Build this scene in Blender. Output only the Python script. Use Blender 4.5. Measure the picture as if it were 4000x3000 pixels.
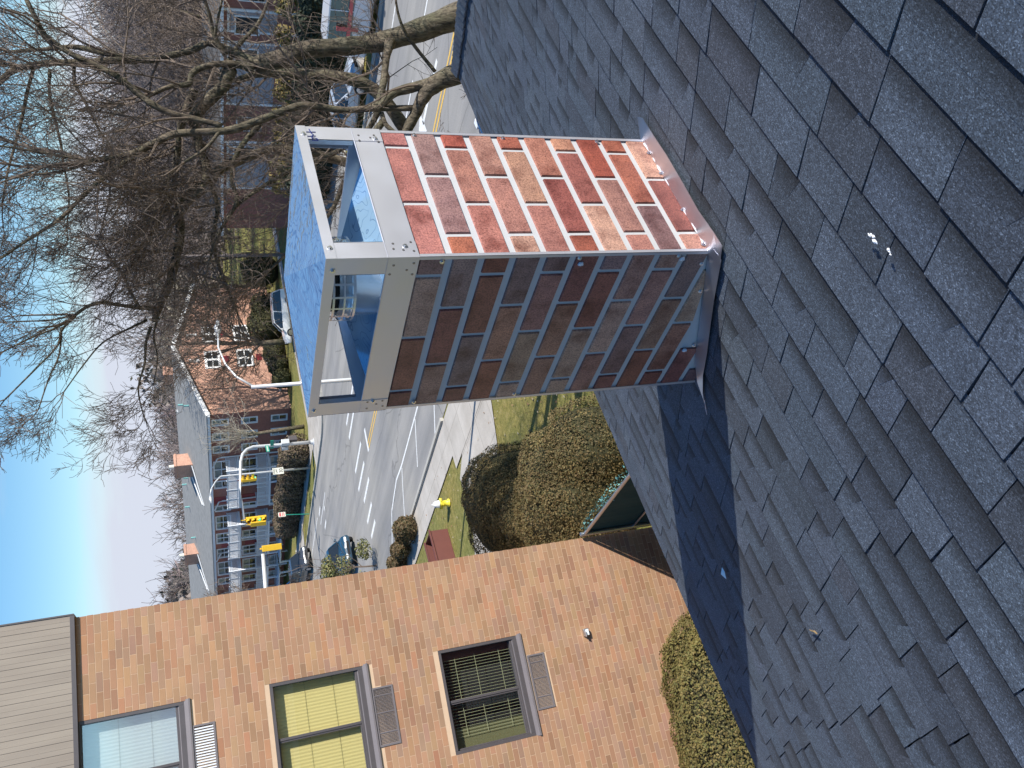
import bpy, math, random
import numpy as np
from mathutils import Matrix, Vector
rad = math.radians
for o in list(bpy.data.objects): bpy.data.objects.remove(o)
scene = bpy.context.scene

# ------------------------------------------------------------------ camera
# world frame: origin at the photographer's eye, z up, x along the eave of the near roof,
# y down its slope. street level is GZ. The phone was held turned 90 degrees.
GZ = -10.0
R = np.array([[-0.28407437, 0.77955303, -0.55821038],
              [-0.24545886, -0.62192271, -0.74361421],
              [-0.92685042, -0.07422406, 0.3680205]])
FPX = 3327.5
cam_d = bpy.data.cameras.new("camera")
cam = bpy.data.objects.new("camera", cam_d)
scene.collection.objects.link(cam)
cam.matrix_world = Matrix([list(R[i]) + [0] for i in range(3)] + [[0, 0, 0, 1]])
cam_d.sensor_fit = 'HORIZONTAL'
cam_d.sensor_width = 36.0
cam_d.lens = FPX / 4000 * 36.0
cam_d.clip_start = 0.05
cam_d.clip_end = 4000
scene.camera = cam
scene.render.resolution_x = 1024
scene.render.resolution_y = 768

# ------------------------------------------------------------------ light
SUN_AZ = rad(-66.0)      # direction towards the sun, measured from +x
SUN_EL = rad(37.0)
world = bpy.data.worlds.new("World")
scene.world = world
world.use_nodes = True
wn = world.node_tree.nodes; wl = world.node_tree.links
bg = wn['Background']
sky = wn.new('ShaderNodeTexSky')
sky.sky_type = 'NISHITA'; sky.sun_disc = False
sky.sun_elevation = SUN_EL
sky.sun_rotation = math.pi / 2 - SUN_AZ
sky.altitude = 50; sky.air_density = 1.0; sky.dust_density = 0.15; sky.ozone_density = 1.6
tc = wn.new('ShaderNodeTexCoord')
sep = wn.new('ShaderNodeSeparateXYZ'); wl.new(tc.outputs['Generated'], sep.inputs[0])
mp = wn.new('ShaderNodeMapping'); mp.inputs['Scale'].default_value = (1.6, 1.6, 9.0)
wl.new(tc.outputs['Generated'], mp.inputs['Vector'])
cn = wn.new('ShaderNodeTexNoise'); cn.inputs['Scale'].default_value = 2.2
cn.inputs['Detail'].default_value = 6; cn.inputs['Roughness'].default_value = 0.55
wl.new(mp.outputs[0], cn.inputs['Vector'])
mr = wn.new('ShaderNodeMapRange'); mr.interpolation_type = 'SMOOTHSTEP'
mr.inputs['From Min'].default_value = 0.115; mr.inputs['From Max'].default_value = 0.055
mr.inputs['To Min'].default_value = -0.35; mr.inputs['To Max'].default_value = 0.95
wl.new(sep.outputs[2], mr.inputs['Value'])
ad = wn.new('ShaderNodeMath'); ad.operation = 'ADD'; ad.use_clamp = True
wl.new(mr.outputs[0], ad.inputs[0])
m2 = wn.new('ShaderNodeMath'); m2.operation = 'MULTIPLY_ADD'
m2.inputs[1].default_value = 1.7; m2.inputs[2].default_value = -0.72
wl.new(cn.outputs['Fac'], m2.inputs[0]); wl.new(m2.outputs[0], ad.inputs[1])
mx = wn.new('ShaderNodeMix'); mx.data_type = 'RGBA'
hs = wn.new('ShaderNodeHueSaturation'); hs.inputs['Saturation'].default_value = 1.35; wl.new(sky.outputs[0], hs.inputs['Color'])
wl.new(ad.outputs[0], mx.inputs[0]); wl.new(hs.outputs[0], mx.inputs[6])
mx.inputs[7].default_value = (4.45, 4.75, 5.5, 1)
wl.new(mx.outputs[2], bg.inputs['Color'])
bg.inputs['Strength'].default_value = 0.114

sun_d = bpy.data.lights.new("sun", 'SUN')
sun_d.energy = 4.8; sun_d.angle = rad(0.5); sun_d.color = (1.0, 0.955, 0.88)
sun = bpy.data.objects.new("sun", sun_d); scene.collection.objects.link(sun)
sv = Vector((math.cos(SUN_AZ) * math.cos(SUN_EL), math.sin(SUN_AZ) * math.cos(SUN_EL), math.sin(SUN_EL)))
sun.rotation_euler = sv.to_track_quat('Z', 'Y').to_euler()
sun.location = sv * 50

scene.view_settings.view_transform = 'Standard'
scene.view_settings.look = 'None'
scene.view_settings.exposure = 0.48
scene.view_settings.gamma = 1.0
scene.render.engine = 'CYCLES'
try:
    scene.cycles.max_bounces = 8
except Exception:
    pass

# ------------------------------------------------------------------ helpers
rnd = random.Random(7)
nrs = np.random.RandomState(5)

def ray(px, py):
    return R @ np.array([px - 2000.0, 1500.0 - py, -FPX]) / FPX
def at_z(px, py, z):
    r = ray(px, py); return r * (z / r[2])
def at_dist(px, py, d):
    r = ray(px, py); return r * (d / math.hypot(r[0], r[1]))

def lin(r, g, b):
    f = lambda c: (c / 255) / 12.92 if c / 255 <= .04045 else ((c / 255 + .055) / 1.055) ** 2.4
    return (f(r), f(g), f(b))

class NT:
    """small node-tree writer"""
    def __init__(s, name):
        s.m = bpy.data.materials.new(name); s.m.use_nodes = True
        s.t = s.m.node_tree; s.b = s.t.nodes['Principled BSDF']
    def n(s, kind, ins=None, **kw):
        nd = s.t.nodes.new('ShaderNode' + kind)
        for k, v in kw.items(): setattr(nd, k, v)
        for k, v in (ins or {}).items():
            if hasattr(v, 'is_output'): s.t.links.new(v, nd.inputs[k])
            else: nd.inputs[k].default_value = v
        return nd
    def link(s, a, inp): s.t.links.new(a, s.b.inputs[inp])
    def coord(s, kind='Object'): return s.n('TexCoord').outputs[kind]
    def noise(s, vec, scale, detail=3, rough=.5):
        return s.n('TexNoise', {'Vector': vec, 'Scale': scale, 'Detail': detail, 'Roughness': rough}).outputs['Fac']
    def ramp(s, fac, stops):
        nd = s.t.nodes.new('ShaderNodeValToRGB'); s.t.links.new(fac, nd.inputs[0])
        el = nd.color_ramp.elements
        while len(el) < len(stops): el.new(0.5)
        for e, (p, c) in zip(el, stops): e.position = p; e.color = (*c, 1)
        return nd.outputs[0]
    def mix(s, fac, a, b, mode='MIX'):
        nd = s.t.nodes.new('ShaderNodeMix'); nd.data_type = 'RGBA'; nd.blend_type = mode
        for i, v in ((0, fac), (6, a), (7, b)):
            if hasattr(v, 'is_output'): s.t.links.new(v, nd.inputs[i])
            elif i == 0: nd.inputs[0].default_value = v
            else: nd.inputs[i].default_value = (*v, 1)
        return nd.outputs[2]
    def math(s, op, a, b=0.0, clamp=False):
        nd = s.t.nodes.new('ShaderNodeMath'); nd.operation = op; nd.use_clamp = clamp
        for i, v in ((0, a), (1, b)):
            if hasattr(v, 'is_output'): s.t.links.new(v, nd.inputs[i])
            else: nd.inputs[i].default_value = v
        return nd.outputs[0]
    def bump(s, h, strength=.3, dist=.01):
        nd = s.n('Bump', {'Height': h, 'Strength': strength, 'Distance': dist})
        s.t.links.new(nd.outputs[0], s.b.inputs['Normal'])
    def out(s, col=None, rough=None, metal=None):
        if col is not None:
            if hasattr(col, 'is_output'): s.link(col, 'Base Color')
            else: s.b.inputs['Base Color'].default_value = (*col, 1)
        if rough is not None:
            if hasattr(rough, 'is_output'): s.link(rough, 'Roughness')
            else: s.b.inputs['Roughness'].default_value = rough
        if metal is not None: s.b.inputs['Metallic'].default_value = metal
        return s.m

def plain(name, col, rough=.6, metal=0.0, var=.12, scale=6.0):
    t = NT(name); v = t.coord()
    f = t.noise(v, scale, 4)
    c = t.mix(f, tuple(x * (1 - var) for x in col), tuple(min(1, x * (1 + var)) for x in col))
    return t.out(c, rough, metal)

def attr_mat(name, rough=.8, var=.25, scale=60., bump=.0, bdist=.003, gain=1.0):
    t = NT(name)
    a = t.n('Attribute', attribute_name='col').outputs['Color']
    f = t.noise(t.coord(), scale, 4, .6)
    g = t.ramp(f, [(.25, (1 - var,) * 3), (.75, (1 + var,) * 3)])
    c = t.mix(1.0, a, g, 'MULTIPLY')
    if bump: t.bump(f, bump, bdist)
    return t.out(c, rough)

class MB:
    """collects faces and links them as ONE mesh object"""
    def __init__(s): s.v = []; s.f = []; s.c = []; s.n = 0
    def add(s, verts, faces, col=None):
        b = s.n; s.v.append(np.asarray(verts, float)); s.n += len(verts)
        s.f.extend([tuple(b + i for i in f) for f in faces])
        s.c.extend([col] * len(faces))
    def box(s, lo, hi, col=None, M=None, skip=()):
        x0, y0, z0 = lo; x1, y1, z1 = hi
        v = np.array([(x0, y0, z0), (x1, y0, z0), (x1, y1, z0), (x0, y1, z0), (x0, y0, z1), (x1, y0, z1), (x1, y1, z1), (x0, y1, z1)], float)
        if M is not None: v = v @ np.array(M)[:3, :3].T + np.array(M)[:3, 3]
        fs = {'-z': (0, 3, 2, 1), '+z': (4, 5, 6, 7), '-y': (0, 1, 5, 4), '+x': (1, 2, 6, 5), '+y': (2, 3, 7, 6), '-x': (3, 0, 4, 7)}
        s.add(v, [f for k, f in fs.items() if k not in skip], col)
    def beam(s, a, b, w, h, col=None, up=(0, 0, 1)):
        a = np.array(a, float); b = np.array(b, float); d = b - a; L = np.linalg.norm(d); d /= L
        up = np.array(up, float)
        if abs(d @ up) > .98: up = np.array((1., 0, 0))
        x = np.cross(up, d); x /= np.linalg.norm(x); y = np.cross(d, x)
        v = []
        for p in (a, b):
            for i, j in ((-1, -1), (1, -1), (1, 1), (-1, 1)): v.append(p + x * i * w / 2 + y * j * h / 2)
        s.add(v, [(0, 3, 2, 1), (4, 5, 6, 7), (0, 1, 5, 4), (1, 2, 6, 5), (2, 3, 7, 6), (3, 0, 4, 7)], col)
    def tube(s, pts, rs, n=6, col=None, cap=True):
        P = np.asarray(pts, float); k = len(P)
        if np.isscalar(rs): rs = [rs] * k
        rs = np.asarray(rs, float)
        T = np.empty_like(P); T[1:-1] = P[2:] - P[:-2]; T[0] = P[1] - P[0]; T[-1] = P[-1] - P[-2]
        T /= (np.linalg.norm(T, axis=1)[:, None] + 1e-12)
        ref = np.array((0.31, 0.22, 0.92)) if abs(T[0] @ np.array((0.31, 0.22, 0.92))) < .9 else np.array((1., 0, 0))
        X = np.cross(ref, T); X /= (np.linalg.norm(X, axis=1)[:, None] + 1e-12); Y = np.cross(T, X)
        a = np.arange(n) * 2 * math.pi / n
        V = P[:, None, :] + rs[:, None, None] * (np.cos(a)[None, :, None] * X[:, None, :] + np.sin(a)[None, :, None] * Y[:, None, :])
        b = s.n; s.v.append(V.reshape(-1, 3)); s.n += k * n
        fs = [(b + i * n + j, b + i * n + (j + 1) % n, b + (i + 1) * n + (j + 1) % n, b + (i + 1) * n + j) for i in range(k - 1) for j in range(n)]
        if cap and n > 3: fs += [tuple(b + j for j in reversed(range(n))), tuple(b + (k - 1) * n + j for j in range(n))]
        s.f.extend(fs); s.c.extend([col] * len(fs))
    def lathe(s, prof, c=(0, 0, 0), n=16, col=None):
        v = []; f = []
        for r, z in prof:
            for j in range(n):
                a = j * 2 * math.pi / n; v.append((c[0] + r * math.cos(a), c[1] + r * math.sin(a), c[2] + z))
        for i in range(len(prof) - 1):
            for j in range(n): f.append((i * n + j, i * n + (j + 1) % n, (i + 1) * n + (j + 1) % n, (i + 1) * n + j))
        s.add(v, f, col)
    def build(s, name, mat, parent=None, smooth=False, bevel=0.0):
        me = bpy.data.meshes.new(name)
        if s.n:
            me.from_pydata(np.concatenate(s.v).tolist(), [], s.f)
        if any(c is not None for c in s.c):
            at = me.attributes.new('col', 'FLOAT_COLOR', 'FACE')
            arr = np.array([(*(c or (.5, .5, .5)), 1.0) for c in s.c], dtype=np.float32).ravel()
            at.data.foreach_set('color', arr)
        me.materials.append(mat)
        if smooth: me.polygons.foreach_set('use_smooth', [True] * len(me.polygons))
        me.update()
        o = bpy.data.objects.new(name, me); scene.collection.objects.link(o)
        if parent is not None: o.parent = parent
        if bevel:
            b = o.modifiers.new('bevel', 'BEVEL'); b.width = bevel; b.segments = 2; b.limit_method = 'ANGLE'
        return o

def tag(o, label=None, cat=None, group=None, kind=None):
    if label: o['label'] = label
    if cat: o['category'] = cat
    if group: o['group'] = group
    if kind: o['kind'] = kind
    return o
def empty(name, loc=(0, 0, 0), rz=0.0):
    o = bpy.data.objects.new(name, None); scene.collection.objects.link(o)
    o.location = loc; o.rotation_euler = (0, 0, rz); o.empty_display_size = .3
    return o
def copy_tree(o, parent=None):
    c = o.copy(); scene.collection.objects.link(c); c.parent = parent
    for ch in [x for x in bpy.data.objects if x.parent == o]: copy_tree(ch, c)
    return c
def jit(c, a=.1, r=rnd):
    k = 1 + r.uniform(-a, a); return tuple(max(0, x * k * (1 + r.uniform(-a, a) * .3)) for x in c)
def text_mesh(name, txt, size, mat, parent, loc, rot, depth=.002, align='CENTER'):
    cu = bpy.data.curves.new(name, 'FONT'); cu.body = txt; cu.size = size; cu.extrude = depth
    cu.align_x = align; cu.align_y = 'CENTER'
    t = bpy.data.objects.new(name + '_tmp', cu); scene.collection.objects.link(t)
    dg = bpy.context.evaluated_depsgraph_get()
    me = bpy.data.meshes.new_from_object(t.evaluated_get(dg)); bpy.data.objects.remove(t)
    me.materials.clear(); me.materials.append(mat)
    o = bpy.data.objects.new(name, me); scene.collection.objects.link(o)
    o.parent = parent; o.location = loc; o.rotation_euler = rot
    return o

# ------------------------------------------------------------------ materials
M = {}
# asphalt shingles: per-piece colour, granules
t = NT('shingle_granules'); co = t.coord()
a = t.n('Attribute', attribute_name='col').outputs['Color']
vor = t.n('TexVoronoi', {'Vector': co, 'Scale': 420.0}).outputs['Color']
sepc = t.n('SeparateColor', {0: vor}).outputs[0]
g1 = t.ramp(sepc, [(.0, (.45, .45, .45)), (.55, (.9, .9, .92)), (.9, (1.3, 1.33, 1.38)), (1., (2.5, 2.5, 2.5))])
n2 = t.noise(co, 90, 3, .6); g2 = t.ramp(n2, [(.3, (.75, .75, .75)), (.7, (1.25, 1.25, 1.25))])
n3 = t.noise(co, 7, 4, .6); g3 = t.ramp(n3, [(.3, (.86, .86, .86)), (.7, (1.12, 1.12, 1.12))])
c = t.mix(1, t.mix(1, t.mix(1, a, g1, 'MULTIPLY'), g2, 'MULTIPLY'), g3, 'MULTIPLY')
h = t.math('ADD', t.noise(co, 300, 2, .6), t.math('MULTIPLY', sepc, .5))
t.bump(h, .5, .0015)
M['shingle'] = t.out(c, .85)
M['printbrick'] = None
t = NT('printed_brick'); co = t.coord(); a = t.n('Attribute', attribute_name='col').outputs['Color']
f1 = t.noise(co, 210, 4, .7); f2 = t.noise(co, 11, 3, .6)
g1 = t.ramp(f1, [(.28, (.28, .24, .23)), (.5, (.95, .95, .95)), (.72, (1.45, 1.4, 1.35))])
g2 = t.ramp(f2, [(.3, (.55, .45, .44)), (.5, (1., 1., 1.)), (.72, (1.28, 1.27, 1.2))])
c = t.mix(1, t.mix(1, a, g1, 'MULTIPLY'), g2, 'MULTIPLY'); t.bump(f1, .35, .002)
M['printbrick'] = t.out(c, .42)
M['mortar'] = plain('pale_mortar', (.48, .485, .49), .6, var=.08, scale=25)
def metal(name, col, rough, bump=0, scale=3, dist=.01, rvar=0):
    t = NT(name); v = t.coord()
    if bump:
        n1 = t.noise(v, scale, 2, .45); t.bump(n1, bump, dist)
    if rvar:
        rr = t.ramp(t.noise(v, 8, 3), [(.3, (rough - rvar,) * 3), (.7, (rough + rvar,) * 3)])
        return t.out(col, rr, 1.0)
    return t.out(col, rough, 1.0)
M['steel'] = metal('brushed_stainless', (.66, .645, .675), .38, .12, 60, .0006, .07)
M['steel'].node_tree.nodes['Principled BSDF'].inputs['Metallic'].default_value = .62
M['mirror'] = metal('mirror_stainless', (.66, .76, .88), .04, .30, 9, .012)
t = NT('blue_film_on_steel'); co = t.coord()  # blue tint and wavy dark lines are a painted sky reflection
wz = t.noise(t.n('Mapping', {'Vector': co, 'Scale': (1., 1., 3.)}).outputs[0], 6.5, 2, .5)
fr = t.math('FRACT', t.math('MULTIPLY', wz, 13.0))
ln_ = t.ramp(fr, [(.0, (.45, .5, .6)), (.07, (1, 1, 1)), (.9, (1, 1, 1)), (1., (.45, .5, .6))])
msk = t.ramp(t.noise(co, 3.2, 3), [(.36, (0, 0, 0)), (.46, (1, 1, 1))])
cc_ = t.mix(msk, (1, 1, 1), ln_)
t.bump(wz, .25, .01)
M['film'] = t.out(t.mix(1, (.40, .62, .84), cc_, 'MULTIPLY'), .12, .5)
t = NT('mirror_blue_film'); co = t.coord()  # contour lines painted in as distorted reflections of sky and branches
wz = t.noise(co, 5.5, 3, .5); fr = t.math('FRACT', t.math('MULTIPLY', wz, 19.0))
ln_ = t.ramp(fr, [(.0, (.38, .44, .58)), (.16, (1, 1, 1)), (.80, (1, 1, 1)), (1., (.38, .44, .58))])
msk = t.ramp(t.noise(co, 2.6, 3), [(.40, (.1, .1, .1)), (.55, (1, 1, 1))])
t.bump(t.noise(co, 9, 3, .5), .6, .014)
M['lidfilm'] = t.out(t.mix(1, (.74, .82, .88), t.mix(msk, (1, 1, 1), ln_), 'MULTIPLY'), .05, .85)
M['flash'] = metal('aluminium_flashing', (.56, .57, .64), .40, .2, 7, .004, .06)
M['screw'] = metal('zinc_screw', (.72, .72, .72), .28)
M['rivet'] = metal('weld_spot', (.30, .27, .25), .45)
M['pipe'] = metal('steel_pipe', (.72, .75, .78), .25, .15, 5, .01)
M['pipe'].node_tree.nodes['Principled BSDF'].inputs['Metallic'].default_value = .6
M['ink'] = plain('blue_marker', (.006, .02, .16), .5)
M['dark'] = plain('dark_void', (.012, .012, .014), .8)
M['sealant'] = plain('clear_white_sealant', (.75, .75, .78), .25)

t = NT('grass_blades_ground'); co = t.coord()
f = t.noise(co, .35, 5, .6); f2 = t.noise(co, 4.5, 5, .7); f3 = t.noise(co, 38, 4, .7)
c1 = t.ramp(f2, [(.25, (.105, .11, .02)), (.5, (.21, .195, .052)), (.75, (.34, .29, .13))])
c2 = t.ramp(f, [(.35, (.8, .9, .75)), (.65, (1.25, 1.12, 1.05))])
c3 = t.ramp(f3, [(.3, (.55, .55, .5)), (.7, (1.4, 1.4, 1.4))])
c = t.mix(1, t.mix(1, c1, c2, 'MULTIPLY'), c3, 'MULTIPLY'); t.bump(f3, .8, .05)
M['grass'] = t.out(c, .95)
t = NT('worn_asphalt'); co = t.coord()
mpn = t.n('Mapping', {'Vector': co, 'Scale': (1.0, .09, 1.0)}).outputs[0]
f = t.noise(mpn, .9, 5, .6); f2 = t.noise(co, .22, 4, .6); f3 = t.noise(co, 25, 4, .6)
c = t.ramp(f, [(.3, (.215, .21, .20)), (.7, (.34, .325, .305))])
c = t.mix(1, c, t.ramp(f2, [(.3, (.85, .86, .9)), (.7, (1.12, 1.1, 1.06))]), 'MULTIPLY')
c = t.mix(1, c, t.ramp(f3, [(.3, (.88,) * 3), (.7, (1.12,) * 3)]), 'MULTIPLY')
vo = t.n('TexVoronoi', {'Vector': t.n('Mapping', {'Vector': t.mix(.12, co, t.n('TexNoise', {'Vector': co, 'Scale': .5, 'Detail': 4.}).outputs['Color'], 'ADD'), 'Scale': (.13, .05, 1)}).outputs[0], 'Scale': 1.0}, feature='DISTANCE_TO_EDGE').outputs[0]
ck = t.ramp(vo, [(.0, (.55, .55, .55)), (.0035, (1, 1, 1))])
M['asphalt'] = t.out(t.mix(.8, c, ck, 'MULTIPLY'), .9)
t = NT('concrete_slabs'); co = t.coord()
f = t.noise(co, .8, 5, .6); f3 = t.noise(co, 30, 3)
c = t.ramp(f, [(.3, (.40, .365, .32)), (.7, (.54, .50, .45))])
c = t.mix(1, c, t.ramp(f3, [(.3, (.93,) * 3), (.7, (1.07,) * 3)]), 'MULTIPLY')
br = t.n('TexBrick', {'Vector': co, 'Color1': (1, 1, 1, 1), 'Color2': (.93, .93, .93, 1), 'Mortar': (.55, .53, .5, 1), 'Scale': 1.0, 'Mortar Size': .012, 'Brick Width': 1.5, 'Row Height': 1.5}, offset=0.0).outputs['Color']
M['concrete'] = t.out(t.mix(1, c, br, 'MULTIPLY'), .9)
M['kerb'] = plain('kerb_stone', (.42, .40, .36), .9, var=.2, scale=3)
t = NT('road_paint_white'); f = t.noise(t.coord(), 9, 5, .7)
M['pwhite'] = t.out(t.ramp(f, [(.3, (.45, .45, .44)), (.5, (.78, .78, .76))]), .7)
t = NT('road_paint_yellow'); f = t.noise(t.coord(), 9, 5, .7)
M['pyellow'] = t.out(t.ramp(f, [(.3, (.42, .30, .12)), (.5, (.75, .47, .10))]), .7)
M['wallbrick'] = attr_mat('tan_wall_brick', .85, .12, 1.1, .0)
M['wallmortar'] = plain('tan_mortar', (.56, .40, .27), .9, var=.1, scale=9)
t = NT('brown_board_siding'); co = t.coord(); f = t.noise(t.n('Mapping', {'Vector': co, 'Scale': (3, 3, .3)}).outputs[0], 2, 4)
M['boards'] = t.out(t.ramp(f, [(.3, (.235, .195, .16)), (.7, (.285, .24, .195))]), .55)
M['bronze'] = plain('dark_bronze_trim', (.085, .075, .078), .45, var=.15)
M['sillm'] = plain('grey_bronze_sill', (.17, .15, .155), .4, var=.12)
def glass(name, col=(.02, .025, .03), rough=.03):
    t = NT(name); t.out(col, rough); t.b.inputs['Specular IOR Level'].default_value = .9
    return t.m
M['glass'] = glass('dark_window_glass')
t = NT('clear_pane'); t.out((1, 1, 1), .0); t.b.inputs['Transmission Weight'].default_value = 1; t.b.inputs['IOR'].default_value = 1.05
t.b.inputs['Specular IOR Level'].default_value = .5
M['pane'] = t.m
def blind(name, c0, c1):
    t = NT(name); co = t.coord(); w = t.n('TexWave', {'Vector': co, 'Scale': 26., 'Distortion': .4, 'Detail': 1.}, wave_type='BANDS', bands_direction='X').outputs['Fac']
    return t.out(t.ramp(w, [(.2, c0), (.8, c1)]), .8)
M['blind_y'] = blind('yellow_green_blind', (.66, .52, .20), (.74, .59, .25))
M['blind_w'] = blind('white_blind', (.58, .62, .58), (.76, .78, .74))
M['blind_d'] = blind('dim_olive_blind', (.13, .12, .055), (.19, .175, .08))
M['bars'] = plain('pale_window_bars', (.40, .38, .22), .5)
M['teal'] = plain('dark_teal_screen_fabric', (.008, .048, .050), .8, var=.3, scale=12)
M['fringe'] = plain('pale_teal_fabric_fringe', (.20, .44, .42), .8, var=.4, scale=40)
M['galv'] = metal('galvanised_tube', (.55, .56, .58), .4)
M['leaf'] = attr_mat('yew_leaves', .75, .2, 9)
M['bark'] = None
t = NT('furrowed_bark'); co = t.coord()
w = t.n('Mapping', {'Vector': co, 'Scale': (1., 1., .28)}).outputs[0]
f = t.noise(w, 16, 6, .65); f2 = t.noise(co, 1.6, 4, .6)
c = t.ramp(f, [(.35, (.028, .022, .015)), (.5, (.115, .092, .064)), (.7, (.21, .175, .13))])
c = t.mix(1, c, t.ramp(f2, [(.35, (.7, .8, .65)), (.65, (1.15, 1.1, 1.1))]), 'MULTIPLY'); t.bump(f, .9, .05)
M['bark'] = t.out(c, .9)
M['twig'] = plain('brown_twig_bark', (.165, .125, .098), .85, var=.45, scale=1.4)
M['twigpale'] = plain('pale_branch_bark', (.38, .34, .27), .85, var=.3, scale=2)
M['twigfar'] = plain('grey_far_twigs', (.20, .165, .155), .9, var=.35, scale=.4)
def fbrick(name, c1, c2, mo):
    t = NT(name); co = t.coord()
    vx = t.n('SeparateXYZ', {0: co}).outputs
    xy = t.math('ADD', vx[0], vx[1]); cb = t.n('CombineXYZ', {0: xy, 1: vx[2]}).outputs[0]
    b = t.n('TexBrick', {'Vector': cb, 'Color1': (*c1, 1), 'Color2': (*c2, 1), 'Mortar': (*mo, 1), 'Scale': 1., 'Mortar Size': .008, 'Brick Width': .21, 'Row Height': .075}).outputs['Color']
    f = t.noise(co, .9, 5, .7)
    return t.out(t.mix(1, b, t.ramp(f, [(.3, (.82, .8, .8)), (.7, (1.15, 1.12, 1.1))]), 'MULTIPLY'), .85)
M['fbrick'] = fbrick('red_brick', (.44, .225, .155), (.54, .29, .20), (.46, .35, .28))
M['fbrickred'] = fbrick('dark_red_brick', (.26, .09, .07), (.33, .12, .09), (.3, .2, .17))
t = NT('grey_shingle_roof_far'); co = t.coord(); f = t.noise(t.n('Mapping', {'Vector': co, 'Scale': (1, 3, 3)}).outputs[0], 1.3, 5, .6)
M['froof'] = t.out(t.ramp(f, [(.3, (.20, .20, .19)), (.7, (.29, .285, .27))]), .9)
M['froofd'] = plain('dark_grey_roofing', (.10, .095, .09), .9, var=.25)
M['white'] = plain('white_paint', (.80, .80, .80), .5, var=.05)
M['whiteblue'] = plain('pale_grey_trim', (.72, .74, .78), .5, var=.06)
M['redpaint'] = plain('red_door_paint', (.22, .02, .03), .5)
M['curtain'] = plain('pale_window_curtain', (.30, .34, .36), .3, var=.3, scale=3)
M['siding'] = None
t = NT('grey_lap_siding'); co = t.coord(); sx = t.n('SeparateXYZ', {0: co}).outputs[2]
fr = t.math('FRACT', t.math('MULTIPLY', sx, 5.0))
M['siding'] = t.out(t.ramp(fr, [(.0, (.13, .13, .15)), (.12, (.33, .33, .36)), (1., (.30, .30, .33))]), .6)
M['sigy'] = plain('signal_yellow', (.72, .44, .03), .45, var=.08)
M['lensoff'] = plain('dark_lens', (.03, .015, .01), .3)
t = NT('green_lamp_lit'); t.out((.02, .5, .25), .3); t.b.inputs['Emission Color'].default_value = (.05, .9, .45, 1); t.b.inputs['Emission Strength'].default_value = 1.2
M['lensg'] = t.m
M['pole'] = plain('silver_painted_pole', (.60, .61, .62), .45, .3, var=.08)
M['signg'] = plain('street_sign_green', (.02, .28, .20), .4)
M['signw'] = plain('cream_sign_white', (.66, .66, .58), .4)
M['black'] = plain('black_lettering', (.01, .01, .012), .5)
M['signr'] = plain('red_sign_print', (.62, .12, .12), .5)
M['hydy'] = plain('hydrant_yellow', (.78, .66, .06), .4)
M['hydw'] = plain('hydrant_white', (.82, .82, .82), .4)
M['rust'] = plain('red_brown_steel', (.14, .045, .035), .6)
M['tyre'] = plain('tyre_rubber', (.015, .015, .016), .8)
M['rim'] = metal('alloy_rim', (.6, .6, .62), .3)
def paint(name, col):
    t = NT(name); t.out(col, .25); t.b.inputs['Coat Weight'].default_value = .8; t.b.inputs['Coat Roughness'].default_value = .05
    return t.m
M['carblue'] = paint('car_blue', (.02, .06, .10)); M['cardark'] = paint('car_charcoal', (.055, .058, .065))
M['carwhite'] = paint('car_white', (.75, .76, .78)); M['carsilver'] = paint('car_silver', (.42, .46, .52)); M['cardeep'] = paint('car_deep_blue', (.01, .05, .16))
M['lampw'] = plain('headlamp_glass', (.75, .78, .8), .15); M['lampr'] = plain('tail_lamp_red', (.35, .01, .01), .2)
M['mossveg'] = plain('olive_shrub_core', (.035, .033, .012), .95)
M['browncore'] = plain('brown_hedge_core', (.045, .033, .02), .95)
M['paper'] = plain('white_paper', (.85, .86, .88), .7)
M['drytwig'] = plain('dry_leaf', (.28, .19, .09), .8)
def pane_mat(name, tint=(1, 1, 1), refl=.12):
    m = bpy.data.materials.new(name); m.use_nodes = True; t = m.node_tree; t.nodes.clear()
    o = t.nodes.new('ShaderNodeOutputMaterial'); tr = t.nodes.new('ShaderNodeBsdfTransparent'); gl = t.nodes.new('ShaderNodeBsdfGlossy')
    mi = t.nodes.new('ShaderNodeMixShader'); lw = t.nodes.new('ShaderNodeLayerWeight'); lw.inputs[0].default_value = .5
    pw = t.nodes.new('ShaderNodeMath'); pw.operation = 'POWER'; pw.inputs[1].default_value = 4.0
    ma = t.nodes.new('ShaderNodeMath'); ma.operation = 'MULTIPLY_ADD'; ma.inputs[1].default_value = .75; ma.inputs[2].default_value = refl
    t.links.new(lw.outputs['Facing'], pw.inputs[0]); t.links.new(pw.outputs[0], ma.inputs[0]); t.links.new(ma.outputs[0], mi.inputs[0])
    tr.inputs[0].default_value = (*tint, 1); gl.inputs['Roughness'].default_value = .02; gl.inputs[0].default_value = (.9, .95, 1, 1)
    t.links.new(tr.outputs[0], mi.inputs[1]); t.links.new(gl.outputs[0], mi.inputs[2]); t.links.new(mi.outputs[0], o.inputs[0])
    return m
M['pane'] = pane_mat('window_pane_glass', (.93, .95, .95), .05)
M['pane_r'] = pane_mat('reflective_pane_glass', (.9, .93, .94), .2)

# ================================================================== SETTING
def sheet(name, polys, z, mat):
    b = MB()
    for p in polys:
        n = len(p); b.add([(x, y, z) for x, y in p], [tuple(range(n))])
    o = b.build(name, mat); o['kind'] = 'structure'; return o
# ground with a gentle rise far away, so that wooded hills stand on it
b = MB(); N = 60
xs = np.concatenate([np.linspace(-700, -60, 8), np.linspace(-50, 150, 21), np.linspace(170, 1500, 16)])
v = []; 
for yy in xs:
    for xx in xs: v.append((xx, yy, GZ - .012))
n_ = len(xs)
b.add(v, [(j * n_ + i, j * n_ + i + 1, (j + 1) * n_ + i + 1, (j + 1) * n_ + i) for j in range(n_ - 1) for i in range(n_ - 1)])
b.build('ground', M['grass'])['kind'] = 'structure'

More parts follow.
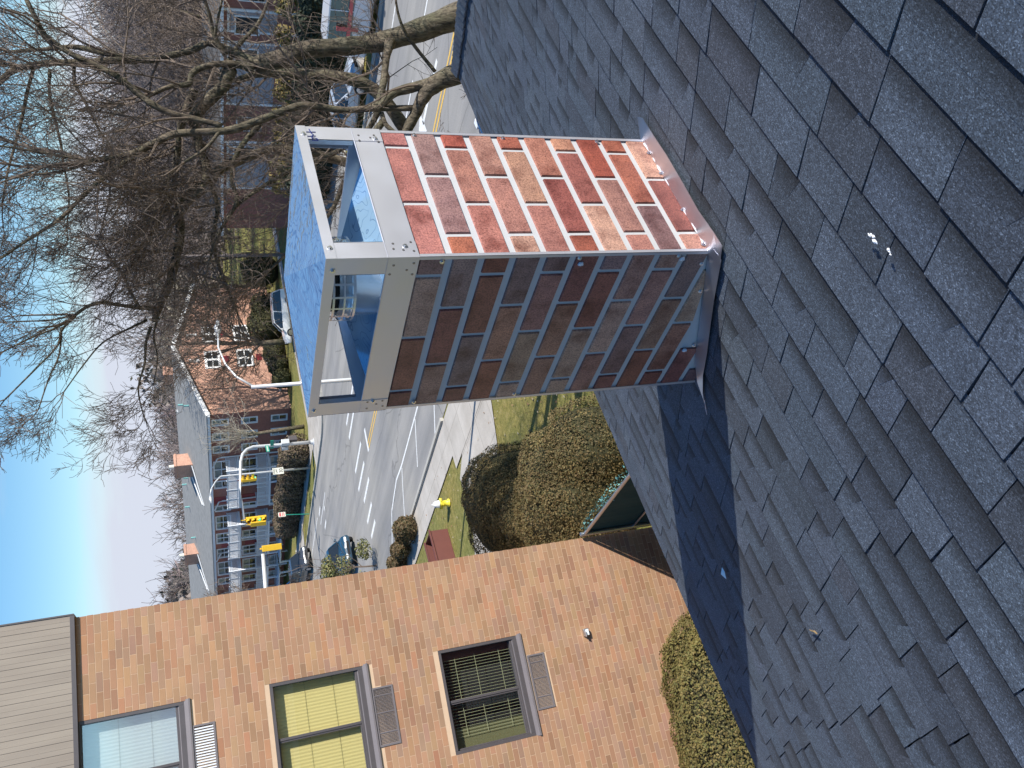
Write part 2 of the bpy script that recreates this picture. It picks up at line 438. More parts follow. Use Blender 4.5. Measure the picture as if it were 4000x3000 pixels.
def arc(cx, cy, r, a0, a1, n=8):
    return [(cx + r * math.cos(rad(a0 + (a1 - a0) * i / n)), cy + r * math.sin(rad(a0 + (a1 - a0) * i / n))) for i in range(n + 1)]
KX = 36.4     # far kerb of the main road
sheet('road', [[(19.0, -60), (KX, -60), (KX, 160), (19.0, 160)],
               [(KX, 30), (200, 37), (200, 49.5), (KX + 4, 49.5)] + arc(KX + 4, 53.5, 4, 270, 180)[1:]],
      GZ + .004, M['asphalt'])
# second sheet corner radius towards the right-hand side street
b = MB()
def kerb_line(pts, w=.16, h=.13, n=None):
    for p, q in zip(pts[:-1], pts[1:]):
        b.beam((p[0], p[1], GZ + h / 2 - .01), (q[0], q[1], GZ + h / 2 - .01), w, h + .02)
kerb_line([(18.92, -60), (18.92, 22.3)]); kerb_line([(18.92, 27.2), (18.92, 160)])
kerb_line([(KX + .08, 160), (KX + .08, 53.5)] + [(x + .08, y) for x, y in arc(KX + 4, 53.5, 4, 180, 270)] + [(200, 49.6)])
kerb_line([(KX + .08, -60), (KX + .08, 30.0), (200, 36.9)])
b.build('kerb', M['kerb'])['kind'] = 'structure'
sheet('sidewalk', [[(17.2, 27.3), (18.84, 27.3), (18.84, 160), (17.2, 160)],
                   [(16.6, 21.8), (18.84, 21.8), (18.84, 27.3), (16.6, 27.3)],
                   [(17.2, -60), (18.84, -60), (18.84, 21.8), (17.2, 21.8)],
                   [(38.8, 58.2), (40.5, 56.4), (200, 52.6), (200, 54.2), (41.2, 58.4), (40.2, 59.6), (40.2, 160), (38.6, 160)],
                   [(KX + .16, 53.5)] + [(x + .12, y + .1) for x, y in arc(KX + 4, 53.5, 4, 190, 262)] + [(40.5, 56.4), (38.8, 58.2), (KX + .16, 58)],
                   [(KX + .16, 72), (38.6, 71), (38.6, 74.5), (KX + .16, 76)],
                   [(38.3, -60), (39.9, -60), (39.9, 29.6), (38.3, 29.6)]], GZ + .03, M['concrete'])
sheet('path', [[(16.6, 21.8), (16.6, 26.2), (16.1, 27.25), (14.6, 27.1), (13.4, 27.9), (9.0, 31.5), (8.2, 30.4), (11.8, 25.4), (13.9, 23.2), (15.0, 22.6)]], GZ + .02, M['concrete'])
# painted lines on the carriageway
def strip(pts, w):
    out = []
    for p, q in zip(pts[:-1], pts[1:]):
        d = np.array(q, float) - np.array(p, float); d /= np.linalg.norm(d); nn = np.array((-d[1], d[0])) * w / 2
        out.append([tuple(np.array(p) - nn), tuple(np.array(q) - nn), tuple(np.array(q) + nn), tuple(np.array(p) + nn)])
    return out
W = []
W += strip([(21.6, -60), (21.6, 29.4), (21.6, 34.6), (21.75, 36.2), (21.3, 38.5), (19.4, 41.0)], .13)
W += strip([(21.52, 30.7), (19.9, 32.2)], .11) + strip([(20.3, 27.5), (19.05, 28.8)], .11) + strip([(21.5, 34.7), (20.8, 35.4), (19.1, 36.9)], .11)
W += strip([(21.45, -10), (20.4, 22.0), (20.3, 27.5)], .1)
for x, y0, y1 in [(31.3, 40.5, 44.5), (30.3, 41.4, 44.6), (27.95, 41.8, 44.9), (26.75, 42.1, 45.1), (25.45, 41.8, 44.3), (24.2, 42.5, 44.6), (23.1, 42.6, 44.4), (32.2, 58.3, 59.4), (33.2, 57.8, 58.3), (34.3, 59.8, 61)]:
    W += strip([(x, y0), (x - .08, y1)], .26)
W += strip([(27.8, 40.2), (26.4, 40.42)], .35)
for k in range(9): W += strip([(30.3, 2.0 + k * 4.3), (30.3, 3.9 + k * 4.3)], .12)
for k in range(12): W += strip([(28.6, 62 + k * 6), (28.6, 64.5 + k * 6)], .13)
W += strip([(34.4, -60), (34.4, 38)], .13) + strip([(34.6, 62), (34.6, 150)], .12) + strip([(33.6, 56.5), (33.4, 61)], .12)
W += strip([(28.1, 19.7), (27.95, 16.8)], .22) + [[(27.5, 19.6), (28.7, 19.6), (28.1, 21.0)]]
sheet('white_road_markings', W, GZ + .008, M['pwhite'])
sheet('yellow_road_markings', strip([(26.47, -60), (26.47, 40.2)], .13) + strip([(26.77, -60), (26.77, 40.2)], .13), GZ + .012, M['pyellow'])
# scattered dead leaves and pale bits on the near lawn
b = MB()
for i in range(1500):
    x = rnd.uniform(6, 18); y = rnd.uniform(8, 40); s = rnd.uniform(.02, .06); a = rnd.uniform(0, 6.3); zz = GZ + .02 + rnd.random() * .02
    if 16.5 < x and 21 < y < 28: continue
    p = [(x + s * math.cos(a + k * 1.57), y + s * math.sin(a + k * 1.57) * .7, zz + rnd.uniform(-.01, .02)) for k in range(4)]
    b.add(p, [(0, 1, 2, 3)], rnd.choice([(.30, .17, .08), (.42, .34, .22), (.22, .13, .07), (.5, .45, .36)]))
o = b.build('fallen_leaves', attr_mat('dead_leaf', .9, .2, 20)); tag(o, 'scattered dead leaves and pale bits lying on the near lawn', 'leaves', kind='stuff')

# ================================================================== THE HOUSE WE STAND ON
TAN = .388; PITCH = math.atan(TAN)
ZB = -1.47172; YB = 1.44983
def roofz(y): return ZB - TAN * (y - YB)
EY = 3.745; EX = 6.10          # eave line and eave corner
RY = -4.6                      # ridge
house = empty('shingled_house', (0, -4, GZ))
tag(house, 'house under our feet with a dark blue grey asphalt shingle hip roof', 'house')
HO = np.array((0, -4, GZ))
# shingle courses: real overlapping pieces with butts, slots and raised laminated tabs
cs, sn = math.cos(PITCH), math.sin(PITCH)
Rm = np.array([[1, 0, 0], [0, cs, sn], [0, -sn, cs]])  # local (x, downslope, normal) -> world
def rp(x, d, n): # d measured downslope from the eave (negative = up)
    y = EY + d * cs + n * sn; z = roofz(EY) - d * sn + n * cs
    return np.array((x, y, z)) - HO
b = MB(); EXPO = .1375
shc = [(.072, .090, .116), (.079, .099, .126), (.088, .108, .136), (.060, .074, .094), (.066, .077, .094), (.084, .104, .130), (.076, .096, .122)]
def hipx(y): return EX + (y - EY) * .88
ncourse = int((EY - RY) / cs / EXPO)
def slab(x0, x1, d0, d1, n0, n1, col, sk=0.0):
    # d1 = lower butt. upper end sinks under the next course
    y1 = EY + d1 * cs
    h0 = hipx(EY + d0 * cs); h1 = hipx(EY + d1 * cs)
    if x0 > h0: return
    xa0, xa1 = min(x0, h0), min(x1, h0); xb0, xb1 = min(x0 + sk, h1), min(x1 - sk, h1)
    v = [rp(xa0, d0, n0 - .012), rp(xa1, d0, n0 - .012), rp(xb1, d1, n1 - .010), rp(xb0, d1, n1 - .010),
         rp(xa0, d0, n0), rp(xa1, d0, n0), rp(xb1, d1, n1), rp(xb0, d1, n1)]
    b.add(v, [(4, 7, 6, 5), (3, 2, 6, 7), (0, 3, 7, 4), (1, 5, 6, 2)], col)
for k in range(ncourse):
    dl = -k * EXPO + rnd.uniform(-.001, .001)       # butt position of this course
    du = dl - EXPO - .02
    x = -9 + rnd.uniform(0, .3)
    while x < EX + .2:
        w = rnd.choice([.09, .13, .16, .19, .22, .26, .32]) * rnd.uniform(.9, 1.12)
        lo = jit(rnd.choice(shc), .05)
        raised = rnd.random() < .55
        top = .0066 if raised else .0050
        slab(x, x + w - .0028, du, dl + rnd.uniform(-.0012, .0012), .0008, top, lo, rnd.uniform(-.001, .003))
        # printed fading band on most tabs; thin dark line elsewhere paints the butt shadow
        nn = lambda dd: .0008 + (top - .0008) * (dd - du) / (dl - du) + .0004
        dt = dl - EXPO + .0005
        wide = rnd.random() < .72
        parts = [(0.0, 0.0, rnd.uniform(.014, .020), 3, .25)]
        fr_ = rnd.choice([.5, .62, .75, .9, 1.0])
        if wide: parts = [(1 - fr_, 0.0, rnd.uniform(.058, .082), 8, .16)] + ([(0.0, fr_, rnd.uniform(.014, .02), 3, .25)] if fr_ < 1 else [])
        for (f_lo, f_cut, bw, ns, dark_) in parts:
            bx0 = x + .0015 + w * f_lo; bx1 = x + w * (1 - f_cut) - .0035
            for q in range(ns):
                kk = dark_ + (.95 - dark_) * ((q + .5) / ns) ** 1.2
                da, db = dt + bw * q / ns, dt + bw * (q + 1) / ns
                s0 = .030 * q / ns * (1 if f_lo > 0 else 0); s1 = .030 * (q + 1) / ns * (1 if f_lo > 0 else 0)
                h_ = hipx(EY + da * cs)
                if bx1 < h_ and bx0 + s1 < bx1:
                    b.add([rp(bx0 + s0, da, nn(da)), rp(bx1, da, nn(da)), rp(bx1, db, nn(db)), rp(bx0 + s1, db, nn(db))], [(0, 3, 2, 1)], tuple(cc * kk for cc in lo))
        x += w
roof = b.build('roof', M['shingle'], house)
# plain underlay so that nothing shows through the slots + the other slopes of the hip roof
b = MB(); dk = (.010, .012, .016)
def hp(x, y, z): return np.array((x, y, z)) - HO
zr = roofz(RY)
hx = hipx(RY)
b.add([hp(-9.2, EY - .03, roofz(EY) - .004), hp(EX - .03, EY - .03, roofz(EY) - .004), hp(hx, RY, zr - .004), hp(-9.2, RY, zr - .004)], [(0, 1, 2, 3)], dk)
by = RY - (EY - RY)
sc = (.036, .046, .060)
b.add([hp(-9.2, by, roofz(EY)), hp(EX, by, roofz(EY)), hp(hx, RY, zr), hp(-9.2, RY, zr)], [(3, 2, 1, 0)], sc)
b.add([hp(EX, EY, roofz(EY)), hp(EX, by, roofz(EY)), hp(hx, RY, zr)], [(0, 1, 2)], sc)
# long courses of the left part of the house, out of the picture
b.add([hp(-9.2, EY, roofz(EY)), hp(-9.2, RY, zr), hp(-16, EY, roofz(EY))], [(0, 1, 2)], sc)
b.add([hp(-9.2, by, roofz(EY)), hp(-9.2, RY, zr), hp(-16, by, roofz(EY))], [(0, 2, 1)], sc)
b.add([hp(-16, EY, roofz(EY)), hp(-9.2, RY, zr), hp(-16, by, roofz(EY))], [(0, 1, 2)], sc)
b.build('roof_deck', M['shingle'], house)
# hip cap: overlapping bent cap shingles running up the hip
b = MB()
hd = np.array((.88, 1.0, -TAN)); hl = np.linalg.norm(hd)
A0 = np.array((EX + .02, EY + .02, roofz(EY) + .016)); d = -hd / hl
outn = np.array((1., -.35, 0)); 
for i in range(int(8.4 * hl / .13)):
    p0 = A0 + d * (i * .13); p1 = p0 + d * .17
    c0 = jit((.085, .105, .13), .12)
    lf = 1 if i % 2 else 0
    wl_, wr = .115, .16
    sl = np.array((-1, 0, 0.)) ; sr = np.array((.93, -.25, -.33))
    jg = rnd.uniform(-.012, .012)
    v = []
    for p, up in ((p0, .013), (p1, .004)):
        v += [p + sl * (wl_ + jg) - (0, 0, .012) + (0, 0, up), p + (0, 0, .010 + up), p + sr * wr + (0, 0, up)]
    v = [q - HO for q in v]
    vb = [q - np.array((0, 0, .008)) for q in v]
    b.add(v + vb, [(0, 1, 4, 3), (1, 2, 5, 4), (0, 6, 7, 1), (1, 7, 8, 2), (0, 3, 9, 6), (2, 8, 11, 5)], c0)
b.build('hip_cap', M['shingle'], house)
b = MB()
b.box((-16 + .4, by + .4, 0) - np.array((0, -4, 0)), (EX - .4, EY - .4 + 4, roofz(EY) - GZ - .05))
b.build('wall', M['fbrickred'], house)
b = MB()
ez = roofz(EY) - .02 - GZ
b.box((-16, EY - .03 + 4, ez - .16), (EX - .02, EY - .005 + 4, ez)); b.box((EX - .05, by + 4, ez - .16), (EX - .02, EY - .03 + 4, ez))
b.box((-16, EY - .5 + 4, ez - .175), (EX - .05, EY - .03 + 4, ez - .16))
b.build('fascia', M['whiteblue'], house)

# ================================================================== CHIMNEY CHASE
TX, TY, TZ = 1.50920, 1.44983, -.59240      # near corner where cladding meets the cap band
W1, W2 = .5044, .6208                        # along x, along y
HP, HR = .2325, .2059
chim = empty('chimney', (TX, TY, ZB)); CO = np.array((TX, TY, ZB))
tag(chim, 'square metal chimney chase printed as red brick with an open stainless steel cap', 'chimney')
CZ = TZ - ZB   # local height of the band bottom
pal = [(.36, .155, .105), (.32, .11, .075), (.39, .20, .145), (.25, .085, .07), (.27, .135, .12), (.24, .08, .065), (.37, .185, .125), (.42, .245, .18), (.20, .10, .10), (.30, .10, .065)]
palp = [(.46, .27, .20), (.28, .08, .055), (.43, .25, .175), (.25, .145, .135), (.37, .175, .135), (.31, .11, .075), (.41, .225, .155), (.21, .115, .11), (.35, .145, .12)]
def clad(b, face, length, bottom, offs, seed, joints):
    r = random.Random(seed)
    PITCHB = .0880; MT = .0135; MH = .0195; RL = .0058
    z = CZ - .0045; row = 0
    while z > bottom(0) - .35:
        z1 = z; z0 = z - PITCHB + MH
        o = joints[row % 2]
        x = o - .48
        while x < length:
            x0, x1 = max(.003, x + MT), min(length - .003, x + .24)
            if x1 - x0 > .008:
                lo0, lo1 = bottom(x0), bottom(x1)
                a0 = max(z0, lo0 + .001); a1 = max(z0, lo1 + .001)
                if z1 - a0 > .006 and z1 - a1 > .006:
                    c = jit(r.choice(palp if r.random() < .55 else pal), .14, r)
                    e = .0022
                    q = [(x0, a0), (x1, a1), (x1, z1), (x0, z1)]
                    qi = [(x0 + e, a0 + e), (x1 - e, a1 + e), (x1 - e, z1 - e), (x0 + e, z1 - e)]
                    v = [face(p[0], p[1], 0) for p in q] + [face(p[0], p[1], RL) for p in qi]
                    b.add(v, [(4, 5, 6, 7), (0, 1, 5, 4), (1, 2, 6, 5), (2, 3, 7, 6), (3, 0, 4, 7)], c)
            x += .24
        z -= PITCHB; row += 1
fr = lambda x, z, n: (x, -n, z)                 # sunlit face, normal -y
fl = lambda y, z, n: (-n, y, z)                 # shaded face, normal -x  (winding handled by two-sided shading)
b = MB()
clad(b, fr, W1, lambda x: 0.0, 0, 11, (.192, .069))
clad(b, fl, W2, lambda y: -TAN * y, 0, 23, (.059, .183))
# hidden faces too
clad(b, lambda x, z, n: (x, W2 + n, z), W1, lambda x: -TAN * W2, 0, 31, (.192, .069))
clad(b, lambda y, z, n: (W1 + n, y, z), W2, lambda y: -TAN * y, 0, 47, (.059, .183))
b.build('brick_panel', M['printbrick'], chim)
b = MB()
v = [(0, 0, 0), (W1, 0, 0), (W1, W2, -TAN * W2), (0, W2, -TAN * W2), (0, 0, CZ), (W1, 0, CZ), (W1, W2, CZ), (0, W2, CZ)]
v = [(x, y, z - .05 if z <= 0 else z) for x, y, z in v]
b.add(v, [(0, 1, 5, 4), (1, 2, 6, 5), (2, 3, 7, 6), (3, 0, 4, 7)])
b.build('mortar_panel', M['mortar'], chim)
for (x, y) in ((0, 0), (W1, 0), (0, W2), (W1, W2)):
    b = MB()
    sx = 1 if x == 0 else -1; sy = 1 if y == 0 else -1
    zb = -TAN * y
    b.box((min(x - sx * .0066, x + sx * .004), min(y - sy * .0066, y - sy * .0062), zb), (max(x - sx * .0066, x + sx * .004), max(y - sy * .0066, y - sy * .0062) + .0005, CZ))
    b.box((min(x - sx * .0066, x - sx * .0062), min(y - sy * .0066, y + sy * .004), zb), (max(x - sx * .0066, x - sx * .0062) + .0005, max(y - sy * .0066, y + sy * .004), CZ))
    b.build('corner_trim', M['steel'], chim)
# cap band, posts, lid
def ring(b, z0, z1, out, th=.0015, fold=0.0):
    x0, y0, x1, y1 = -out, -out, W1 + out, W2 + out
    b.box((x0, y0, z0), (x1, y0 + th, z1)); b.box((x0, y1 - th, z0), (x1, y1, z1))
    b.box((x0, y0 + th, z0), (x0 + th, y1 - th, z1)); b.box((x1 - th, y0 + th, z0), (x1, y1 - th, z1))
b = MB(); ring(b, CZ - .001, CZ + .079, .0070)
# rolled safety edge on the band top
for a_, b_ in (((-.007, -.007), (W1 + .007, -.007)), ((W1 + .007, -.007), (W1 + .007, W2 + .007)), ((W1 + .007, W2 + .007), (-.007, W2 + .007)), ((-.007, W2 + .007), (-.007, -.007))):
    b.tube([(a_[0], a_[1], CZ + .079), (b_[0], b_[1], CZ + .079)], .0022, 6)
b.build('cap_band', M['steel'], chim)
for (x, y) in ((0, 0), (W1, 0), (0, W2), (W1, W2)):
    b = MB(); o_ = .0086; pw = .057; th = .0014
    xs0, xs1 = (x - o_, x - o_ + pw) if x == 0 else (x + o_ - pw, x + o_)
    ys0, ys1 = (y - o_, y - o_ + pw) if y == 0 else (y + o_ - pw, y + o_)
    yy = y - o_ if y == 0 else y + o_ - th; xx = x - o_ if x == 0 else x + o_ - th
    z0, z1 = CZ - .0015, CZ + HP - .012
    b.box((xs0, yy, z0), (xs1, yy + th, z1)); b.box((xx, ys0 + th, z0), (xx + th, ys1, z1))
    # returned inner hems
    hx_ = xs1 - th if x == 0 else xs0; hy_ = ys1 - th if y == 0 else ys0
    b.box((hx_, min(yy, yy + (.016 if y == 0 else -.016)), CZ + .082), (hx_ + th, max(yy + th, yy + (.016 if y == 0 else -.016)), z1))
    b.box((min(xx, xx + (.016 if x == 0 else -.016)), hy_, CZ + .082), (max(xx + th, xx + (.016 if x == 0 else -.016)), hy_ + th, z1))
    post = b.build('corner_post', M['steel'], chim)
    if (x, y) == (W1, 0):
        # handwriting in blue marker on the right-hand post
        ib = MB()
        def stroke(pts):
            ib.tube([(px_, -.0094, CZ + pz_) for px_, pz_ in pts], .0014, 5)
        stroke([(.500, .1965), (.490, .1945), (.481, .1925), (.476, .1885), (.470, .1925), (.463, .1945), (.4583, .1927)])
        stroke([(.4866, .2055), (.4868, .193), (.4872, .1805)])
        stroke([(.4678, .2055), (.4688, .195), (.4700, .1830)])
        stroke([(.4600, .1955), (.4615, .1895), (.460, .1835), (.4560, .1795), (.4515, .1790), (.4492, .1830), (.4500, .189), (.4515, .1960)])
        ib.build('marker_writing', M['ink'], post)
b = MB(); ring(b, CZ + HR, CZ + HP, .0100)
b.build('lid_rim', M['steel'], chim)
def pyramid(name, out, z, apex, mat, inner=None, sub=20, wob=0.0):
    # four gently oil-canned faces rising to the middle
    b = MB(); cx, cy = W1 / 2, W2 / 2
    cor = [(-out, -out), (W1 + out, -out), (W1 + out, W2 + out), (-out, W2 + out)]
    for i in range(4):
        a = np.array((*cor[i], z)); c = np.array((*cor[(i + 1) % 4], z)); t = np.array((cx, cy, apex))
        vs = []; idx = {}
        for r in range(sub + 1):
            for s_ in range(sub + 1 - r):
                f = r / sub; g = s_ / sub
                p = a * (1 - f - g) + c * g + t * f
                ed = min(1 - f - g, g, f) * 3
                p = p + np.array((0, 0, wob * math.sin(g * 9 + i) * math.cos(f * 7 + i * 2) * ed))
                idx[(r, s_)] = len(vs); vs.append(p)
        fs = []
        for r in range(sub):
            for s_ in range(sub - r):
                fs.append((idx[(r, s_)], idx[(r, s_ + 1)], idx[(r + 1, s_)]))
                if s_ < sub - r - 1: fs.append((idx[(r, s_ + 1)], idx[(r + 1, s_ + 1)], idx[(r + 1, s_)]))
        b.add(vs, fs)
    return b.build(name, mat, chim, smooth=False)
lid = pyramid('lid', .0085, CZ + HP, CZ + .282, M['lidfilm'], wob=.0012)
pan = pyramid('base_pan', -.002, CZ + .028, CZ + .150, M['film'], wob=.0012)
# flue pipe and its perforated storm collar seen through the opening
cx, cy = .142, .212
b = MB(); b.lathe([(.100, CZ + .01), (.100, CZ + .128), (.106, CZ + .131), (.108, CZ + .136), (.106, CZ + .141), (.101, CZ + .145), (.101, CZ + .170), (.095, CZ + .171), (.090, CZ + .12)], (cx, cy, 0), 48)
pipe = b.build('flue_pipe', M['pipe'], chim, smooth=True)
b = MB()   # cage: a band with two rows of rectangular windows
NC = 20; RC = .114
def cage_rect(a0, a1, z0, z1):
    for th0, th1 in ((a0, a1),):
        k = 2; vs = []
        for zz in (z0, z1):
            for j in range(k + 1):
                a_ = th0 + (th1 - th0) * j / k; vs.append((cx + RC * math.cos(a_), cy + RC * math.sin(a_), zz))
        b.add(vs, [(j, j + 1, k + 2 + j, k + 1 + j) for j in range(k)])
st = 2 * math.pi / NC
zz_ = [(.130, .136), (.158, .163), (.186, .192), (.215, .222)]
for j in range(NC):
    cage_rect(j * st, j * st + st * .16, CZ + .130, CZ + .222)
    for z0, z1 in zz_: cage_rect(j * st + st * .16, (j + 1) * st, CZ + z0, CZ + z1)
b.build('cap_screen', M['pipe'], pipe)
b = MB(); b.lathe([(0, CZ + .2255), (.118, CZ + .2235), (.118, CZ + .2195), (.09, CZ + .2185), (0, CZ + .21)], (cx, cy, 0), 32); b.build('rain_disc', M['pipe'], pipe)
b = MB(); b.lathe([(.088, CZ + .12), (.088, CZ + .215), (0, CZ + .216)], (cx, cy, 0), 24); b.build('inner_liner', M['dark'], pipe)  # near-black cylinder paints the shade behind the cage openings
# screws (hex heads) and weld spots
def screw(p, nrm, big=True):
    b = MB(); nrm = np.array(nrm, float); p = np.array(p, float)
    if big:
        b.tube([p, p + nrm * .0016], [.0068, .0066], 12); b.tube([p + nrm * .0016, p + nrm * .0058], [.0040, .0038], 6)
        return b.build('hex_screw', M['screw'], chim)
    b.tube([p, p + nrm * .0010], [.0036, .003], 10); return b.build('weld_spot', M['rivet'], chim)
R_, L_ = (0, -1, 0), (-1, 0, 0)
for x, z in [(.4765, .2149), (.4672, .0185), (.0262, .2172), (.0302, .0286)]: screw((x, -.0100 if z > .2 else -.0086, CZ + z), R_)
for y, z in [(.031, .213), (.601, .217), (.580, .044)]: screw((-.0100 if z > .2 else -.0086, y, CZ + z), L_)
for x, z in [(.4803, .0634), (.4573, .0651), (.4714, .0317), (.4827, .0197), (.4546, .012), (.0404, .0578), (.0452, .0109), (.0214, .0601), (.017, .0358), (.013, .0096)]: screw((x, -.0086, CZ + z), R_, False)
for y, z in [(.019, .062), (.013, .011), (.036, .026), (.052, .009), (.050, .068), (.582, .060), (.581, .015), (.595, .032), (.613, .059), (.608, .011)]: screw((-.0086, y, CZ + z), L_, False)
for z in (-.374, -.689, -.10): screw((W1 - .012, -.0058, CZ + z), R_)
for z, y in ((-.063, .012), (-.4526, .010), (-.767, .010), (-.087, .604), (-.86, .043), (-.42, .606)): screw((-.0058, y, CZ + z), L_)
for x in (.44, .34, .17, .02): screw((x, -.0070, .026), R_)
for y in (.16, .42): screw((-.0058, y, -TAN * y + .03), L_)
for (y, z) in ((.03, -.462), (.02, -.782), (.44, -.985)):
    b = MB()
    for k in range(5):
        a_ = k * 1.26; b.tube([(-.006, y, CZ + z), (-.0105, y + .006 * math.cos(a_), CZ + z + .008 * math.sin(a_))], [.006, .003], 7)
    b.build('sealant_blob', M['sealant'], chim, smooth=True)
# flashing: front apron and the side flashing that follows the slope
nrm = np.array((0, sn, cs)); dn_ = np.array((0, cs, -sn))
def on_roof(x, y, n=.0): 
    return np.array((x, y, -TAN * y)) + nrm * n
b = MB()
up = .0135
def quadstrip(b, A, B, th=.001):
    for i in range(len(A) - 1):
        b.add([A[i], A[i + 1], B[i + 1], B[i], A[i] - np.array((0, 0, th)), A[i + 1] - np.array((0, 0, th)), B[i + 1] - np.array((0, 0, th)), B[i] - np.array((0, 0, th))],
              [(0, 1, 2, 3), (4, 7, 6, 5), (0, 4, 5, 1), (1, 5, 6, 2), (2, 6, 7, 3), (3, 7, 4, 0)])
xsx = [-.075, -.02, .08, .2, .32, .42, W1 + .012, W1 + .055]
A_ = [on_roof(x, -.008, up + .002) + np.array((0, 0, .004)) for x in xsx]; A_[0] = on_roof(xsx[0], -.015, up); A_[-1] = on_roof(xsx[-1], -.052, up)
B_ = [on_roof(x, -.092 + .006 * math.sin(x * 17), up - .001 + .003 * abs(math.sin(x * 23))) for x in xsx]; B_[-1] = on_roof(xsx[-1], -.062, up)
quadstrip(b, A_, B_)
v1 = [np.array((x, -.0068, .022)) for x in xsx[1:-1]]; v0 = [np.array((x, -.0072, .010)) for x in xsx[1:-1]]
for i in range(len(v1) - 1): b.add([v0[i], v0[i + 1], v1[i + 1], v1[i]], [(0, 1, 2, 3)])
b.build('front_flashing', M['flash'], chim)
b = MB()
ys = [-.045, .0, .12, .25, .38, .50, .585, .63]
wd = [.078, .078, .070, .076, .072, .070, .082, .118]
A_ = [on_roof(-.007, y, up + .004) for y in ys]; A_[-1] = on_roof(-.105, .615, up); A_[-2] = on_roof(-.035, .585, up)
B_ = [on_roof(-w_, y, up + .0015 + .002 * math.sin(y * 31)) for y, w_ in zip(ys, wd)]
quadstrip(b, B_, A_)
b.tube([on_roof(-.100, .600, up), on_roof(-.112, .64, up - .004), on_roof(-.122, .665, up - .006)], [.003, .002, .001], 5)
b.build('side_flashing', M['flash'], chim)
b = MB()
pp = [(W1 - .02 - i * .02, -.007 - rnd.uniform(0, .004), .020 + rnd.uniform(-.004, .004)) for i in range(24)]
b.tube(pp, [.003 + rnd.uniform(0, .0035) for _ in pp], 6); b.build('sealant_bead', M['sealant'], chim, smooth=True)

# litter lying on the shingles
b = MB(); p0 = np.array((1.0624 * 1.0, 2.7521, roofz(2.7521)))
e1 = np.array((.85, .5 * cs, -.5 * sn)); e2 = np.cross(nrm, e1)
v = [p0 + nrm * .016, p0 + e1 * .030 + nrm * .014, p0 + e1 * .030 + e2 * .040 + nrm * .020, p0 + e2 * .040 + nrm * .014, p0 + e1 * .015 + e2 * .020 + nrm * .028]
b.add(v, [(0, 1, 4), (1, 2, 4), (2, 3, 4), (3, 0, 4)])
tag(b.build('paper_scrap', M['paper']), 'small crumpled white scrap of paper lying on the shaded shingles below the chimney', 'paper')
for (x, y, s, lab) in ((.900, .834, 1.0, 'white flaky dropping on the near shingles, the upper of the two'), (.853, .822, .7, 'small white flaky dropping on the near shingles, the lower of the two')):
    b = MB(); p0 = np.array((x, y, roofz(y)))
    for k in range(7):
        q = p0 + np.array((rnd.uniform(-.010, .010), rnd.uniform(-.004, .004), 0)) * s * 1.4; q[2] = roofz(q[1])
        n_s = 6; rr = rnd.uniform(.0015, .005) * s
        b.add([q + nrm * (.0145) + np.array((rr * math.cos(a_) * 1.8, rr * math.sin(a_) * cs, -rr * math.sin(a_) * sn)) for a_ in np.arange(n_s) * math.pi / 3] + [q + nrm * .0165], [(i, (i + 1) % n_s, n_s) for i in range(n_s)])
    tag(b.build('bird_dropping', M['paper']), lab, 'dropping')
b = MB(); p0 = np.array((.576, 2.115, roofz(2.115))) + nrm * .015
b.tube([p0, p0 + (.012, .01, -.003), p0 + (.02, .03, -.012), p0 + (.03, .045, -.017)], [.002, .003, .0025, .0008], 5)
tag(b.build('dry_leaf_stalk', M['drytwig']), 'thin curled dry leaf stalk lying on the shingles', 'leaf')

# ================================================================== TAN BRICK BUILDING ON THE LEFT
WA = rad(-14.5); wv = np.array((math.cos(WA), math.sin(WA), 0)); nv = np.array((-math.sin(WA), math.cos(WA), 0)); WD = 15.5
tb = empty('tan_brick_building', (nv[0] * WD, nv[1] * WD, GZ), WA)
tag(tb, 'tan brick building with brown board siding on top and dark framed windows facing us', 'building')
TH = -GZ     # z offset: local z = world z + 10
CA = 2.94    # right-hand corner
XL = -15.0
opens = [(-.42, 1.34, .15, 1.78), (-.42, 1.34, -2.74, -1.10), (-.42, 1.34, -5.62, -4.03)]
grl = [(-.02, .94, -.21, .14), (-.02, .94, -3.13, -2.76), (-.02, .95, -6.01, -5.67)]
holes = opens + grl
bcol = [(0.347, 0.199, 0.114), (0.337, 0.189, 0.108), (0.358, 0.207, 0.118), (0.321, 0.175, 0.102), (0.342, 0.188, 0.110), (0.294, 0.158, 0.092), (0.331, 0.196, 0.125), (0.363, 0.207, 0.110), (0.358, 0.180, 0.099), (0.316, 0.185, 0.121), (0.342, 0.196, 0.112), (0.347, 0.202, 0.116)]
b = MB(); BH = .1005; MT = .009; BL = .305
zt = 1.79; k = 0
r = random.Random(3)
while zt > GZ + .05:
    z1 = zt - MT / 2; z0 = zt - BH + MT / 2
    x = CA - (0 if k % 2 else BL * (.5 if (k // 2) % 2 else .42)) - BL * 40
    while x < CA:
        x0, x1 = max(XL, x + MT / 2), min(CA, x + BL - MT / 2)
        segs = [(x0, x1)] if x1 > x0 else []
        for (a0, a1, h0, h1) in holes:
            if z1 > h0 and z0 < h1:
                ns = []
                for s0, s1 in segs:
                    if s1 <= a0 or s0 >= a1: ns.append((s0, s1)); continue
                    if s0 < a0: ns.append((s0, a0))
                    if s1 > a1: ns.append((a1, s1))
                segs = ns
        for s0, s1 in segs:
            if s1 - s0 < .015: continue
            b.box((s0, -.0035, z0 + TH), (s1, .02, z1 + TH), jit(r.choice(bcol), .13, r), skip=('+y',))
        x += BL
    zt -= BH; k += 1
b.build('brick_facing', M['wallbrick'], tb)
